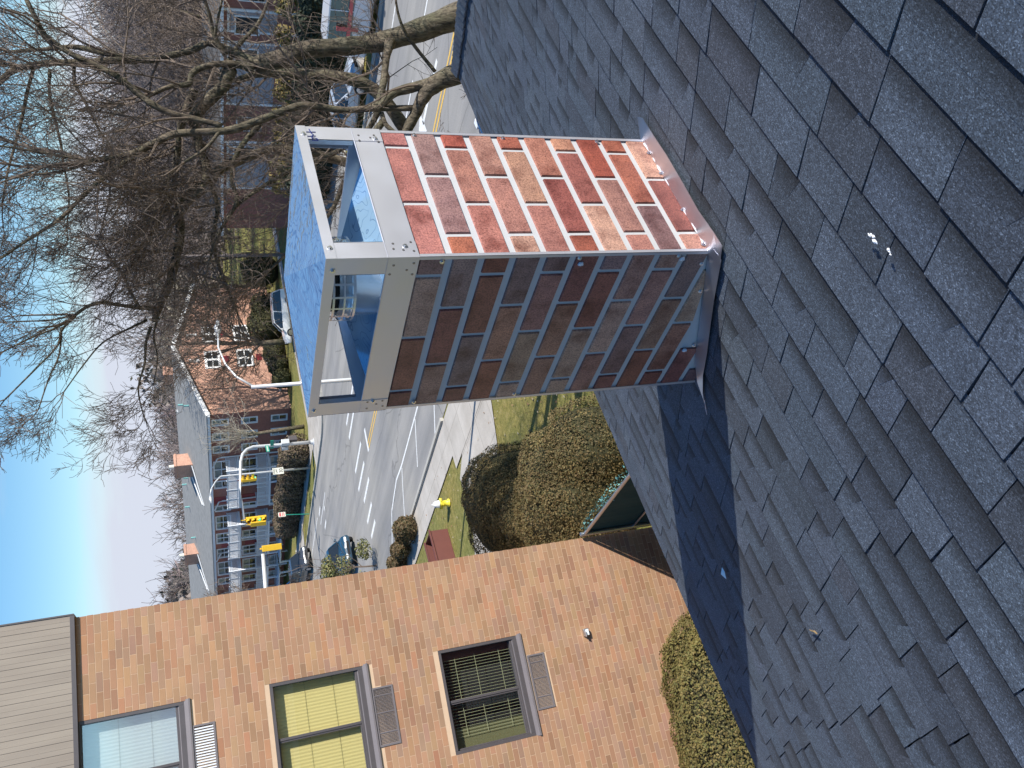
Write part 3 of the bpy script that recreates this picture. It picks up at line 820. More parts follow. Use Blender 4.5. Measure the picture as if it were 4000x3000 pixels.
# wall mass behind the facing, with the openings left free
def wall_with_holes(b, x0, x1, z0, z1, y0, y1, hs, col=None):
    zsx = sorted({z0, z1} | {h[2] for h in hs} | {h[3] for h in hs}); zsx = [z for z in zsx if z0 <= z <= z1]
    for za, zb_ in zip(zsx[:-1], zsx[1:]):
        cut = sorted([(h[0], h[1]) for h in hs if h[2] < zb_ - 1e-6 and h[3] > za + 1e-6])
        xx = x0
        for a0, a1 in cut:
            if a0 > xx: b.box((xx, y0, za), (a0, y1, zb_), col)
            xx = max(xx, a1)
        if xx < x1: b.box((xx, y0, za), (x1, y1, zb_), col)
b = MB()
wall_with_holes(b, XL, CA - .004, 0, 1.79 + TH, 0, .25, [(a, c_, e + TH, f_ + TH) for a, c_, e, f_ in opens])
b.box((XL, .25, 0), (CA - .004, .27, 1.79 + TH)) if False else None
b.box((CA - .25, .25, 0), (CA - .004, 12, 1.79 + TH)); b.box((XL, .25, 0), (XL + .25, 12, 1.79 + TH)); b.box((XL + .25, 11.75, 0), (CA - .25, 12, 1.79 + TH))
b.build('wall', M['wallmortar'], tb)
b = MB()
for kx in range(66):
    x1 = CA + .03 - .004 - kx * .172; x0 = x1 - .160
    if x0 < XL: break
    b.box((x0, -.075, 1.80 + TH), (x1, .2, 5.2 + TH)); b.box((x0 + .075, -.0775, 1.80 + TH), (x0 + .081, -.07, 5.2 + TH))
b.box((XL, -.068, 1.80 + TH), (CA + .02, 12.1, 5.19 + TH))
b.build('board_siding', M['boards'], tb, bevel=.002)
b = MB(); b.box((XL, -.085, 1.79 + TH - .035), (CA + .035, -.002, 1.80 + TH + .02)); b.box((CA + .026, -.09, 1.76 + TH), (CA + .05, .25, 5.25 + TH)); b.build('siding_trim', M['bronze'], tb)
for wi, (a0, a1, z0, z1) in enumerate(opens):
    z0 += TH; z1 += TH
    fr_ = MB(); D0, D1 = .003, .16
    F = .055
    fr_.box((a0, D0, z0), (a0 + F, D1, z1)); fr_.box((a1 - F, D0, z0), (a1, D1, z1)); fr_.box((a0 + F, D0, z1 - F), (a1 - F, D1, z1)); fr_.box((a0 + F, D0, z0), (a1 - F, D1, z0 + .16))
    fr_.box((a0 + F, D0 + .03, z0 + .16), (a1 - F, D1, z0 + .21))
    xm = .44
    fr_.box((xm - .022, D0 + .035, z0 + .21), (xm + .022, D1, z1 - F))
    fr_.box((a0 + F, D0 + .05, z0 + .21), (xm - .022, D0 + .085, z0 + .235)); fr_.box((a0 + F, D0 + .05, z1 - F - .025), (xm - .022, D0 + .085, z1 - F))
    fr_.box((xm - .05, D0 + .05, z0 + .235), (xm - .022, D0 + .085, z1 - F - .025)); fr_.box((a0 + F, D0 + .05, z0 + .235), (a0 + F + .028, D0 + .085, z1 - F - .025))
    wf = fr_.build('window', M['bronze'], tb, bevel=.004)
    s_ = MB(); s_.add([(a0 - .01, -.02, z0 + .0), (a1 + .02, -.02, z0), (a1 + .02, .03, z0 + .17), (a0 - .01, .03, z0 + .17), (a0 - .01, .03, z0), (a1 + .02, .03, z0)], [(0, 1, 2, 3), (0, 3, 4), (1, 5, 2), (0, 4, 5, 1)])
    s_.box((a0 - .015, -.035, z0 - .012), (a1 + .025, .0, z0 + .016)); s_.build('sill', M['sillm'], wf)
    for q0, q1, yy in ((a0 + F, xm - .03, D0 + .075), (xm + .022, a1 - F, D0 + .10)):
        g_ = MB(); g_.box((q0, yy, z0 + .21), (q1, yy + .005, z1 - F)); g_.build('pane', M['pane_r'] if wi == 0 else M['pane'], wf)
    if wi < 2:
        bl = MB(); nf = 60
        x_ = a0 + F
        stp = (a1 - a0 - 2 * F) / nf
        for i in range(nf):
            o1 = .004 if i % 2 else 0; o2 = .004 - o1
            bl.add([(x_ + i * stp, .19 + o1, z0 + .16), (x_ + (i + 1) * stp, .19 + o2, z0 + .16), (x_ + (i + 1) * stp, .19 + o2, z1 - F), (x_ + i * stp, .19 + o1, z1 - F)], [(0, 1, 2, 3)])
        bl.build('pleated_blind', M['blind_w'] if wi == 0 else M['blind_y'], wf)
        if wi == 1:
            for hz in (.35, .72): 
                pass
        ln = MB(); 
        for hz in (.42, .9): ln.box((a0 + F, .184, z0 + .16 + hz), (a1 - F, .188, z0 + .163 + hz))
        ln.build('blind_cord', M['blind_d'], wf)
    else:
        bl = MB(); bl.box((a0 + F, .21, z0 + .16), (-.02, .23, z1 - F)); bl.build('pleated_blind', M['blind_d'], wf)
        br_ = MB()
        for i in range(26): 
            xx = -.16 + i * .052
            if xx < a1 - F - .12: br_.box((xx, .17, z0 + .2), (xx + .006, .176, z1 - F))
        for hz in (.25, .72, 1.1): br_.box((-.16, .168, z0 + .16 + hz), (a1 - F - .1, .172, z0 + .168 + hz))
        br_.build('window_guard', M['bars'], wf)
        cu = MB(); cu.box((a1 - F - .13, .2, z0 + .16), (a1 - F, .22, z1 - F)); cu.build('curtain', M['rust'], wf)
    bk = MB(); bk.box((a0, .42, z0), (a1, .44, z1)); bk.box((a0, .25, z1), (a1, .44, z1 + .02)); bk.box((a0, .25, z0 - .02), (a1, .44, z0)); bk.box((a0 - .02, .25, z0), (a0, .44, z1)); bk.box((a1, .25, z0), (a1 + .02, .44, z1))
    bk.build('room_recess', M['dark'], wf)
for gi, (a0, a1, z0, z1) in enumerate(grl):
    z0 += TH; z1 += TH
    g_ = MB(); F = .03
    g_.box((a0, -.018, z0), (a1, .01, z0 + F)); g_.box((a0, -.018, z1 - F), (a1, .01, z1)); g_.box((a0, -.018, z0 + F), (a0 + F, .01, z1 - F)); g_.box((a1 - F, -.018, z0 + F), (a1, .01, z1 - F))
    v_ = g_.build('air_grille', M['sillm'], tb)
    s_ = MB(); nsl = 22 if gi == 0 else 42
    if gi == 0:
        for i in range(nsl): s_.box((a0 + F + (a1 - a0 - 2 * F) * i / nsl, -.012, z0 + F), (a0 + F + (a1 - a0 - 2 * F) * (i + .5) / nsl, -.004, z1 - F))
    else:
        for i in range(nsl): s_.box((a0 + F + (a1 - a0 - 2 * F) * i / nsl, -.010, z0 + F), (a0 + F + (a1 - a0 - 2 * F) * (i + .42) / nsl, -.004, z1 - F))
        for xx in (.22, .55, .85): s_.box((a0 + (a1 - a0) * xx, -.014, z0 + F), (a0 + (a1 - a0) * xx + .014, -.003, z1 - F))
    s_.build('slats', M['whiteblue'] if gi == 0 else M['sillm'], v_)
    s_ = MB(); s_.box((a0 + F, .0, z0 + F), (a1 - F, .004, z1 - F)); s_.build('grille_back', M['dark'], v_)
b = MB(); lx, lz = 1.14, -6.93 + TH
b.box((lx - .07, -.09, lz - .05), (lx + .07, -.004, lz + .05)); b.box((lx - .09, -.14, lz + .03), (lx + .02, -.09, lz + .05)); lf = b.build('wall_lamp', M['galv'], tb, bevel=.01)
b = MB(); b.box((lx - .055, -.10, lz - .04), (lx + .055, -.0905, lz + .02)); b.build('lamp_glass', M['lampw'], lf)

# green screened fence running from the corner of that building to our house
P0 = wv * CA + nv * WD; P0 = np.array((P0[0] + .02, P0[1] - .12, 0)); P1 = np.array((6.05, 3.4 + .35, 0))
FZ = -7.38
fence = empty('screened_fence', (P0[0], P0[1], GZ)); F0 = np.array((P0[0], P0[1], GZ))
tag(fence, 'metal tube fence covered in dark teal fabric between the tan wall and our house', 'fence')
dv = (P1 - P0); Lf = np.linalg.norm(dv); dv /= Lf
b = MB(); b.tube([P0 + (0, 0, FZ) - F0, P1 + (0, 0, FZ) - F0], .035, 10); b.tube([P0 + (0, 0, FZ - 1.1) - F0, P1 + (0, 0, FZ - 1.1) - F0], .022, 8)
b.build('top_rail', M['galv'], fence)
npst = 4
for i in range(npst):
    q = P0 + dv * Lf * i / (npst - 1)
    b = MB(); b.tube([q + (0, 0, GZ) - F0, q + (0, 0, FZ + .05) - F0], .042, 12); b.lathe([(.047, FZ + .05 - GZ), (.04, FZ + .09 - GZ), (0, FZ + .1 - GZ)], (*(q - P0)[:2], 0), 12)
    b.build('post', M['galv'], fence)
    if i < 2: 
        b = MB(); q2 = P0 + dv * (Lf * i / (npst - 1) + 1.1); b.tube([q + (0, 0, FZ - 1.9) - F0, q2 + (0, 0, FZ - 1.1) - F0], .018, 6); b.build('brace', M['galv'], fence)
b = MB(); side = np.array((dv[1], -dv[0], 0))
if side[0] > 0: side = -side
side = -side   # fabric hangs on the street side of the tube
nx = 70
for i in range(nx):
    for j in range(6):
        q = []
        for (ii, jj) in ((i, j), (i + 1, j), (i + 1, j + 1), (i, j + 1)):
            p = P0 + dv * (Lf * ii / nx) + side * (.045 + .015 * math.sin(ii * 1.3) * math.sin(jj)) + (0, 0, FZ - (FZ - GZ - .05) * jj / 6); q.append(p - F0)
        b.add(q, [(0, 1, 2, 3)])
b.build('fabric_screen', M['teal'], fence)
b = MB()
for i in range(900):
    s_ = rnd.uniform(0, Lf); p = P0 + dv * s_ + side * rnd.uniform(.02, .2) + (0, 0, FZ + rnd.uniform(-.06, .07)) - F0
    a1_ = np.array((rnd.gauss(0, 1), rnd.gauss(0, 1), rnd.gauss(0, 1))); a1_ /= np.linalg.norm(a1_); a2_ = np.cross(a1_, (rnd.random(), .3, .5)); s2 = rnd.uniform(.02, .06)
    b.add([p, p + a1_ * s2, p + a1_ * s2 + a2_ * s2, p + a2_ * s2], [(0, 1, 2, 3)])
b.build('frayed_hem', M['fringe'], fence)

# ================================================================== VEGETATION BUILDERS
def leafy(b, c, rx, ry, rz, n, size, cols, seed, sq=2.6, lump=.10, yaw=0., squash_bottom=True):
    """leaf-sized faces spread over and just inside a lumpy super-ellipsoid"""
    r = np.random.RandomState(seed)
    d = r.normal(size=(n, 3)); d /= np.linalg.norm(d, axis=1)[:, None]
    if squash_bottom: d[:, 2] = np.where(d[:, 2] < -.55, -d[:, 2], d[:, 2])
    rr = (np.abs(d[:, 0]) ** sq + np.abs(d[:, 1]) ** sq + np.abs(d[:, 2]) ** sq) ** (-1 / sq)
    ph = r.uniform(0, 6.28, 12)
    L = (np.sin(d[:, 0] * 3.1 + ph[0]) * np.sin(d[:, 1] * 3.7 + ph[1]) + .6 * np.sin(d[:, 0] * 7 + ph[2]) * np.sin(d[:, 2] * 6 + ph[3]) * np.sin(d[:, 1] * 6.5 + ph[4]) + .35 * np.sin(d[:, 0] * 15 + ph[5]) * np.sin(d[:, 1] * 14 + ph[6]))
    rr = rr * (1 + lump * L) * (1 - np.abs(r.normal(0, .035, n)))
    P = d * rr[:, None] * np.array((rx, ry, rz))
    nn = d / np.array((rx, ry, rz)); nn /= np.linalg.norm(nn, axis=1)[:, None]
    nn = nn + r.normal(0, .55, (n, 3)); nn /= np.linalg.norm(nn, axis=1)[:, None]
    t = np.cross(nn, r.normal(size=(n, 3))); t /= np.linalg.norm(t, axis=1)[:, None]; bt = np.cross(nn, t)
    s = size * r.uniform(.5, 1.4, n)[:, None]
    cy_, sy_ = math.cos(yaw), math.sin(yaw)
    Rz = np.array([[cy_, -sy_, 0], [sy_, cy_, 0], [0, 0, 1]])
    V = np.stack([P - t * s, P + bt * s * .55, P + t * s, P - bt * s * .55], 1).reshape(-1, 3) @ Rz.T + np.array(c)
    ci = (r.rand(n) * len(cols)).astype(int)
    clump = .5 + .5 * np.sin(P[:, 0] * 5 / max(rx, .3) + ph[7]) * np.sin(P[:, 1] * 6 / max(ry, .3) + ph[8]) * np.sin(P[:, 2] * 5 + ph[9])
    k = b.n; b.v.append(V); b.n += len(V)
    b.f.extend([(k + 4 * i, k + 4 * i + 1, k + 4 * i + 2, k + 4 * i + 3) for i in range(n)])
    b.c.extend([tuple(x * (.72 + .5 * clump[i]) for x in cols[ci[i]]) for i in range(n)])
def core(b, c, rx, ry, rz, sq=2.6, yaw=0., n=14, f=.86):
    vs = []; m = 2 * n
    cy_, sy_ = math.cos(yaw), math.sin(yaw)
    for i in range(n + 1):
        th = math.pi * i / n
        for j in range(m):
            a = 2 * math.pi * j / m
            d = np.array((math.sin(th) * math.cos(a), math.sin(th) * math.sin(a), math.cos(th)))
            rr = (abs(d[0]) ** sq + abs(d[1]) ** sq + abs(d[2]) ** sq) ** (-1 / sq) * f
            x, y, z = d * rr * (rx, ry, rz); vs.append((c[0] + x * cy_ - y * sy_, c[1] + x * sy_ + y * cy_, c[2] + z))
    b.add(vs, [(i * m + j, i * m + (j + 1) % m, (i + 1) * m + (j + 1) % m, (i + 1) * m + j) for i in range(n) for j in range(m)])
YEW = [(0.102, 0.079, 0.026), (0.126, 0.090, 0.030), (0.094, 0.078, 0.025), (0.144, 0.099, 0.036), (0.116, 0.077, 0.029), (0.158, 0.118, 0.043), (0.085, 0.078, 0.025)]
YEWG = [(0.137, 0.114, 0.028), (0.161, 0.127, 0.032), (0.118, 0.102, 0.026), (0.185, 0.138, 0.041), (0.149, 0.108, 0.030), (0.112, 0.108, 0.026)]
BRN = [(.15, .108, .07), (.19, .135, .09), (.12, .086, .055), (.22, .165, .115), (.14, .12, .055)]
def shrub(name, label, cat, x, y, blobs, n, size, cols, seed, group=None, coremat='mossveg', leafmat='leaf', yaw=0., lump=.10):
    e = empty(name, (x, y, GZ), yaw); tag(e, label, cat, group)
    b = MB(); b2 = MB(); tot = sum(q[3] * q[4] for q in blobs)
    for i, (cx_, cy_, cz_, rx, ry, rz) in enumerate(blobs):
        leafy(b, (cx_, cy_, cz_), rx, ry, rz, int(n * rx * ry / tot), size, cols, seed + i, lump=lump)
        core(b2, (cx_, cy_, cz_), rx, ry, rz)
    b.build('foliage', M[leafmat], e); b2.build('inner_branches', M[coremat], e)
    return e
# large clipped yews beside the lawn
shrub('yew_bush', 'tall clipped dark yew bush nearer the concrete path, furthest from the roof edge', 'bush', 11.35, 21.0, [(0, 0, .9, 1.65, 1.75, 1.45), (-.9, -1.0, .8, 1.2, 1.2, 1.2), (.9, .9, .55, 1.2, 1.6, 1.15)], 60000, .027, YEW, 10)
shrub('yew_bush', 'tall clipped dark yew bush behind the teal screened fence, nearest the roof edge', 'bush', 9.25, 17.0, [(0, 0, .9, 1.55, 1.6, 1.6), (.5, -1.2, .7, 1.1, 1.0, 1.25), (-.8, .7, .8, 1.1, 1.3, 1.3)], 56000, .027, YEW, 20)
# long hedge against the tan wall
e = shrub('yew_hedge', 'broad olive green clipped hedge growing along the foot of the tan brick wall', 'hedge', 0, 0, [(-1.55, -1.25, 1.15, 2.55, 1.25, 1.15), (-4.8, -1.3, 1.15, 2.5, 1.3, 1.2), (.0, -1.05, 1.0, .98, 1.0, 1.02)], 75000, .025, YEWG, 30, yaw=0.)
e.location = (nv[0] * WD, nv[1] * WD, GZ); e.rotation_euler = (0, 0, WA)
# little bushes by the sidewalk
for i, (x, y, s, lab) in enumerate([(18.3, 35.0, 1.0, 'small round brown bush at the sidewalk, furthest from the tan wall'), (18.15, 36.7, .8, 'small brown bush at the sidewalk, middle one of three'), (18.1, 38.1, .85, 'small brown bush at the sidewalk, nearest the tan wall')]):
    shrub('small_bush', lab, 'bush', x, y, [(0, 0, .45, .55 * s, .75 * s, .6 * s)], 2200, .06, [(.12, .075, .03), (.09, .065, .03), (.15, .10, .05), (.07, .06, .02)], 60 + i, 'small bushes along the sidewalk')

# ------------------------------------------------ bare trees
def grow(segs, p, d, L, r, lvl, rg, up=.25, out=None, nseg=None, kids=(5, 5, 4), rmin=.004, wig=.17):
    n = nseg or max(3, int(5 - lvl))
    pts = [np.array(p, float)]; d = np.array(d, float); d /= np.linalg.norm(d)
    for i in range(n):
        d = d + rg.normal(0, wig, 3) + np.array((0, 0, up * .25)); 
        if out is not None: d = d + out * .05
        d /= np.linalg.norm(d); pts.append(pts[-1] + d * L / n)
    rs = np.linspace(r, max(rmin, r * .35), n + 1)
    segs.append((lvl, np.array(pts), rs))
    if lvl >= len(kids): return
    nk = kids[lvl]
    for k in range(nk):
        t = rg.uniform(.2, 1.0); i = min(n - 1, int(t * n)); q = pts[i] + (pts[i + 1] - pts[i]) * (t * n - i)
        dd = pts[i + 1] - pts[i]; dd /= np.linalg.norm(dd)
        s = rg.normal(size=3); s -= s @ dd * dd; s /= np.linalg.norm(s) + 1e-9
        nd = dd * rg.uniform(.5, 1.0) + s * rg.uniform(.5, .95)
        grow(segs, q, nd, L * rg.uniform(.42, .74), max(rmin, rs[i] * .55), lvl + 1, rg, up, out, None, kids, rmin, wig)
def px3(px, py, d):
    return at_dist(px, py, d)

def limb(b, pts, sides=10):
    """pts: (px, py, width_px, dist). Smooth polyline with real radii"""
    P = []; Rr = []
    for (x, y, w, d) in pts:
        q = px3(x, y, d); P.append(q); Rr.append(w * np.linalg.norm(q) / FPX / 2)
    P = np.array(P); Rr = np.array(Rr)
    # catmull-rom resample
    out = []; ro = []
    for i in range(len(P) - 1):
        p0 = P[max(0, i - 1)]; p1 = P[i]; p2 = P[i + 1]; p3 = P[min(len(P) - 1, i + 2)]
        for t in (0, .25, .5, .75):
            out.append(.5 * ((2 * p1) + (-p0 + p2) * t + (2 * p0 - 5 * p1 + 4 * p2 - p3) * t * t + (-p0 + 3 * p1 - 3 * p2 + p3) * t ** 3))
            ro.append(Rr[i] * (1 - t) + Rr[i + 1] * t)
    out.append(P[-1]); ro.append(Rr[-1])
    out = np.array(out); ro = np.array(ro)
    ro = ro * (1 + .05 * np.sin(np.arange(len(ro)) * 1.7))
    return out, ro

def street_tree(base, limbs, label, seed, dens, name='bare_tree', kids=(6, 5, 3), L1=(.9, 2.4), twig='twig'):
    rg = np.random.RandomState(seed)
    e = empty(name, (base[0], base[1], GZ)); tag(e, label, 'tree')
    o0 = np.array((base[0], base[1], GZ))
    tb_ = MB(); cb = MB(); segs = []
    for L_ in limbs:
        pts, dns = L_[0], L_[1]
        P, Rr = limb(tb_, pts)
        tb_.tube(P - o0, Rr, 10)
        if dns:
            ln = np.linalg.norm(np.diff(P, axis=0), axis=1).sum(); nk = int(ln * dns * dens)
            for k in range(nk):
                t = rg.uniform(.08, 1.0) ** .85; i = min(len(P) - 2, int(t * (len(P) - 1))); dd = P[i + 1] - P[i]; dd = dd / np.linalg.norm(dd)
                s = rg.normal(size=3); s -= s @ dd * dd; s /= np.linalg.norm(s)
                nd = dd * rg.uniform(.2, .9) + s + np.array((0, 0, .25))
                grow(segs, P[i], nd, rg.uniform(*L1) * min(1, .3 + Rr[i] / .06), min(.03, max(.009, Rr[i] * .45)), 0, rg, .5, None, None, kids, .0042)
            # the tip carries on
            if L_[2] if len(L_) > 2 else True:
                for q in range(3): grow(segs, P[-1], P[-1] - P[-2] + rg.normal(0, .05, 3), rg.uniform(*L1) * min(1.1, .35 + Rr[-1] / .06), Rr[-1] * .8, 0, rg, .4, None, None, kids, .0042)
    for lvl, P, rs in segs:
        cb.tube(P - o0, rs, 5 if lvl == 0 else 3, cap=False)
    tb_.build('trunk', M['bark'], e, smooth=True); cb.build('crown', M[twig], e)
    print('tree', label[:20], len(segs), 'twigs')
    return e
def sc(pts, s=.482, ox=0, oy=0): return [(ox + x * s, oy + y * s, w * s, d) for x, y, w, d in pts]
D1 = 19.0
# the big street tree at the right: thick leaning trunk and its limbs
limbsA = [
    ([(2350, -60, 110, D1 - .3), (1960, 10, 100, D1 - .1), (1790, 62, 92, D1), (1640, 118, 78, D1), (1480, 165, 66, D1 + .1), (1340, 182, 62, D1 + .2), (1190, 196, 62, D1 + .2), (1090, 232, 66, D1 + .2), (1000, 256, 60, D1 + .3)], .25, False),
    (sc([(0, 560, 100, D1 + .3), (-60, 700, 95, D1 + .1), (-150, 790, 90, D1), (-260, 900, 84, D1), (-340, 1010, 80, D1)], .482, 900, 0), .4, False),
    (sc([(1580, 1000, 80, D1), (1610, 1180, 72, D1 - .1), (1670, 1340, 58, D1 - .2), (1650, 1500, 46, D1 - .4), (1560, 1600, 40, D1 - .4)]), .9),
    (sc([(2075, 520, 85, D1 + .3), (1900, 430, 62, D1 + .6), (1700, 350, 52, D1 + .8), (1550, 410, 48, D1 + .9), (1380, 450, 46, D1 + .9), (1200, 490, 46, D1 + 1), (1000, 460, 44, D1 + 1), (800, 420, 40, D1 + 1.1), (600, 380, 34, D1 + 1.2), (350, 400, 26, D1 + 1.3), (60, 420, 20, D1 + 1.4)]), .9),
    (sc([(2060, 560, 75, D1 + .2), (1900, 520, 50, D1 + .2), (1700, 530, 46, D1 + .1), (1560, 590, 44, D1), (1530, 680, 40, D1 - .1), (1380, 700, 34, D1 - .2), (1240, 760, 30, D1 - .3)]), 1.0),
    (sc([(1100, 495, 48, D1 + 1), (900, 490, 46, D1 + .8), (700, 500, 44, D1 + .8), (430, 510, 42, D1 + .8), (250, 535, 46, D1 + .8), (110, 570, 44, D1 + .7), (0, 660, 42, D1 + .7), (-150, 800, 40, D1 + .7)]), 1.0),
    (sc([(1830, 450, 40, D1 + .5), (1740, 300, 32, D1 + .5), (1700, 130, 26, D1 + .5), (1660, 0, 22, D1 + .5)]), .9),
    (sc([(1740, 300, 28, D1 + .5), (1760, 180, 18, D1 + .4), (1800, 0, 16, D1 + .3)]), .7),
]
treeA = street_tree((15.9, 9.2), limbsA, 'big bare street tree with a thick furrowed leaning trunk rising beyond the roof corner', 4, 2.1)
limbsB = [
    ([(2260, 190, 95, D1 - 1.5), (1960, 240, 84, D1 - 1.3), (1780, 290, 74, D1 - 1.2), (1690, 335, 62, D1 - 1.1), (1650, 385, 48, D1 - 1.1), (1625, 440, 42, D1 - 1.), (1598, 490, 40, D1 - 1), (1580, 540, 36, D1 - 1)], .25, False),
    ([(1700, 320, 40, D1 - 1.1), (1600, 345, 36, D1 - 1), (1530, 368, 32, D1 - 1), (1480, 420, 32, D1 - 1), (1450, 415, 28, D1 - .9)], .3, False),
    ([(1525, 160, 40, D1 - .1), (1508, 230, 26, D1 - .3), (1500, 310, 26, D1 - .6), (1485, 380, 26, D1 - .9), (1470, 415, 26, D1 - 1)], .3, False),
    ([(1625, 422, 22, D1 - 1), (1440, 425, 22, D1 - 1), (1330, 430, 24, D1 - 1), (1240, 415, 26, D1 - 1), (1165, 414, 26, D1 - 1), (1080, 445, 26, D1 - 1), (1000, 475, 28, D1 - 1), (900, 508, 28, D1 - 1), (790, 515, 26, D1 - 1), (680, 525, 26, D1 - 1), (600, 560, 24, D1 - 1), (520, 600, 24, D1 - 1.1), (430, 618, 20, D1 - 1.1), (345, 630, 17, D1 - 1.1)], .55),
    ([(345, 630, 12, D1 - 1.1), (240, 610, 9, D1 - 1.1), (100, 585, 8, D1 - 1.2), (0, 570, 6, D1 - 1.2)], .8),
    ([(345, 635, 12, D1 - 1.1), (240, 670, 9, D1 - 1.1), (100, 686, 8, D1 - 1.2), (-30, 700, 6, D1 - 1.2)], .8),
    ([(520, 612, 18, D1 - 1.1), (430, 675, 17, D1 - 1.2), (340, 750, 15, D1 - 1.3), (240, 850, 13, D1 - 1.4), (120, 930, 10, D1 - 1.5), (0, 1010, 8, D1 - 1.6)], 1.0),
    ([(1700, 280, 14, D1 - 1.1), (1622, 183, 13, D1 - 1.1), (1575, 110, 11, D1 - 1.2), (1550, 30, 9, D1 - 1.2), (1545, -40, 8, D1 - 1.2)], .5),
    ([(866, 490, 18, D1 - 1), (770, 467, 20, D1 - 1), (670, 443, 20, D1 - 1), (600, 410, 22, D1 - 1), (530, 357, 22, D1 - .9), (458, 298, 21, D1 - .9), (385, 260, 20, D1 - .8), (290, 217, 19, D1 - .8), (183, 145, 18, D1 - .7), (135, 63, 16, D1 - .7), (95, -20, 14, D1 - .6)], .6),
    ([(866, 500, 16, D1 - 1), (830, 550, 12, D1 - 1.1), (790, 590, 11, D1 - 1.1), (720, 632, 8, D1 - 1.1)], 1.0),
    ([(1490, 440, 18, D1 - 1), (1510, 490, 18, D1 - 1.1), (1560, 530, 16, D1 - 1.2)], .5),
]
treeB = street_tree((14.3, 9.0), limbsB, 'bare tree with mossy forked limbs in front of the big trunk, nearer the chimney', 9, 2.4)
limbsC = [
    ([(1580, 500, 50, D1 + .6), (1490, 375, 48, D1 + .8), (1400, 318, 46, D1 + 1), (1290, 298, 44, D1 + 1.2), (1140, 290, 40, D1 + 1.4), (1030, 285, 30, D1 + 1.5), (930, 310, 18, D1 + 1.6)], .5),
    ([(1480, 430, 24, D1 - .6), (1425, 520, 20, D1 - .4), (1300, 600, 18, D1 - .2), (1150, 660, 16, D1), (1010, 740, 14, D1 + .1), (900, 830, 11, D1 + .2), (840, 960, 8, D1 + .2)], .7),
    ([(1500, 470, 26, D1 - .6), (1400, 600, 22, D1 - .5), (1340, 720, 20, D1 - .4), (1290, 830, 16, D1 - .3), (1180, 930, 12, D1 - .3), (1060, 1050, 8, D1 - .3)], .7),
    ([(1020, 480, 20, D1 - .6), (930, 590, 18, D1 - .5), (905, 700, 15, D1 - .4), (925, 790, 14, D1 - .4), (860, 900, 11, D1 - .4), (820, 1010, 8, D1 - .4)], .7),
    ([(760, 350, 30, D1 + .6), (710, 480, 26, D1 + .6), (690, 620, 24, D1 + .6), (672, 760, 18, D1 + .5), (600, 900, 12, D1 + .5)], .6),
    ([(800, 560, 20, D1 + .2), (790, 660, 18, D1 + .2), (850, 800, 16, D1 + .2), (830, 950, 14, D1 + .2), (880, 1100, 11, D1 + .1), (930, 1230, 8, D1 + .1)], .7),
    ([(860, 300, 22, D1 + .9), (930, 180, 16, D1 + 1), (1010, 90, 12, D1 + 1.1), (1060, -30, 10, D1 + 1.1)], 1.0),
    ([(1990, 640, 60, D1 + 1), (1790, 620, 52, D1 + 1), (1460, 650, 40, D1 + 1), (1260, 610, 34, D1 + 1), (1100, 580, 34, D1 + 1), (900, 640, 36, D1 + .9), (790, 720, 36, D1 + .8), (700, 800, 34, D1 + .7), (705, 900, 32, D1 + .6), (690, 1000, 32, D1 + .5), (660, 1110, 30, D1 + .4), (625, 1190, 28, D1 + .3), (600, 1258, 20, D1 + .3)], .7, False),
    ([(610, 1205, 20, D1 + .3), (530, 1200, 15, D1 + .2), (455, 1190, 13, D1 + .1), (395, 1182, 13, D1), (340, 1198, 12, D1), (295, 1230, 11, D1)], .5),
    ([(295, 1230, 9, D1), (200, 1250, 6, D1), (100, 1255, 5, D1), (-20, 1260, 4, D1)], .33),
    ([(295, 1232, 9, D1), (220, 1280, 7, D1 - .1), (120, 1320, 6, D1 - .2), (0, 1380, 5, D1 - .2)], .33),
    ([(295, 1235, 9, D1), (240, 1290, 8, D1 - .2), (225, 1350, 7, D1 - .3), (140, 1440, 6, D1 - .4), (20, 1560, 5, D1 - .4)], .33),
    ([(240, 1300, 7, D1 - .2), (230, 1390, 6, D1 - .3), (190, 1480, 5, D1 - .4), (150, 1600, 4, D1 - .4)], .33),
    ([(540, 1195, 13, D1 + .2), (505, 1130, 10, D1 + .3), (480, 1075, 9, D1 + .4), (440, 1020, 8, D1 + .4)], 1.2),
    ([(590, 1275, 12, D1 + .3), (570, 1340, 10, D1 + .3), (565, 1420, 8, D1 + .2), (540, 1520, 6, D1 + .2), (560, 1620, 4, D1 + .2)], 0.5),
    ([(575, 1250, 10, D1 + .3), (490, 1290, 7, D1 + .2), (400, 1340, 6, D1 + .2), (330, 1420, 5, D1 + .1), (250, 1530, 4, D1)], 0.45),
    ([(620, 1240, 9, D1 + .3), (600, 1310, 7, D1 + .3), (615, 1400, 6, D1 + .3), (600, 1500, 4, D1 + .3)], 0.5),
    (sc([(270, 560, 26, D1 + .9), (220, 750, 24, D1 + .8), (180, 950, 22, D1 + .7), (120, 1180, 20, D1 + .6), (60, 1400, 16, D1 + .5), (20, 1650, 12, D1 + .4)]), 1.0),
    (sc([(405, 560, 24, D1 + .8), (400, 750, 22, D1 + .7), (440, 950, 20, D1 + .6), (490, 1150, 18, D1 + .5), (520, 1350, 16, D1 + .4), (560, 1600, 13, D1 + .3), (540, 1850, 9, D1 + .2)]), 1.0),
    (sc([(600, 540, 24, D1 + .9), (610, 680, 22, D1 + .8), (700, 850, 18, D1 + .7), (800, 1050, 15, D1 + .6), (900, 1200, 13, D1 + .5), (880, 1400, 10, D1 + .4)]), 1.1),
    (sc([(1460, 960, 36, D1 + .5), (1440, 1180, 30, D1 + .5), (1420, 1360, 26, D1 + .5), (1330, 1500, 20, D1 + .4), (1250, 1700, 16, D1 + .3), (1220, 1950, 12, D1 + .3)]), 1.0),
]
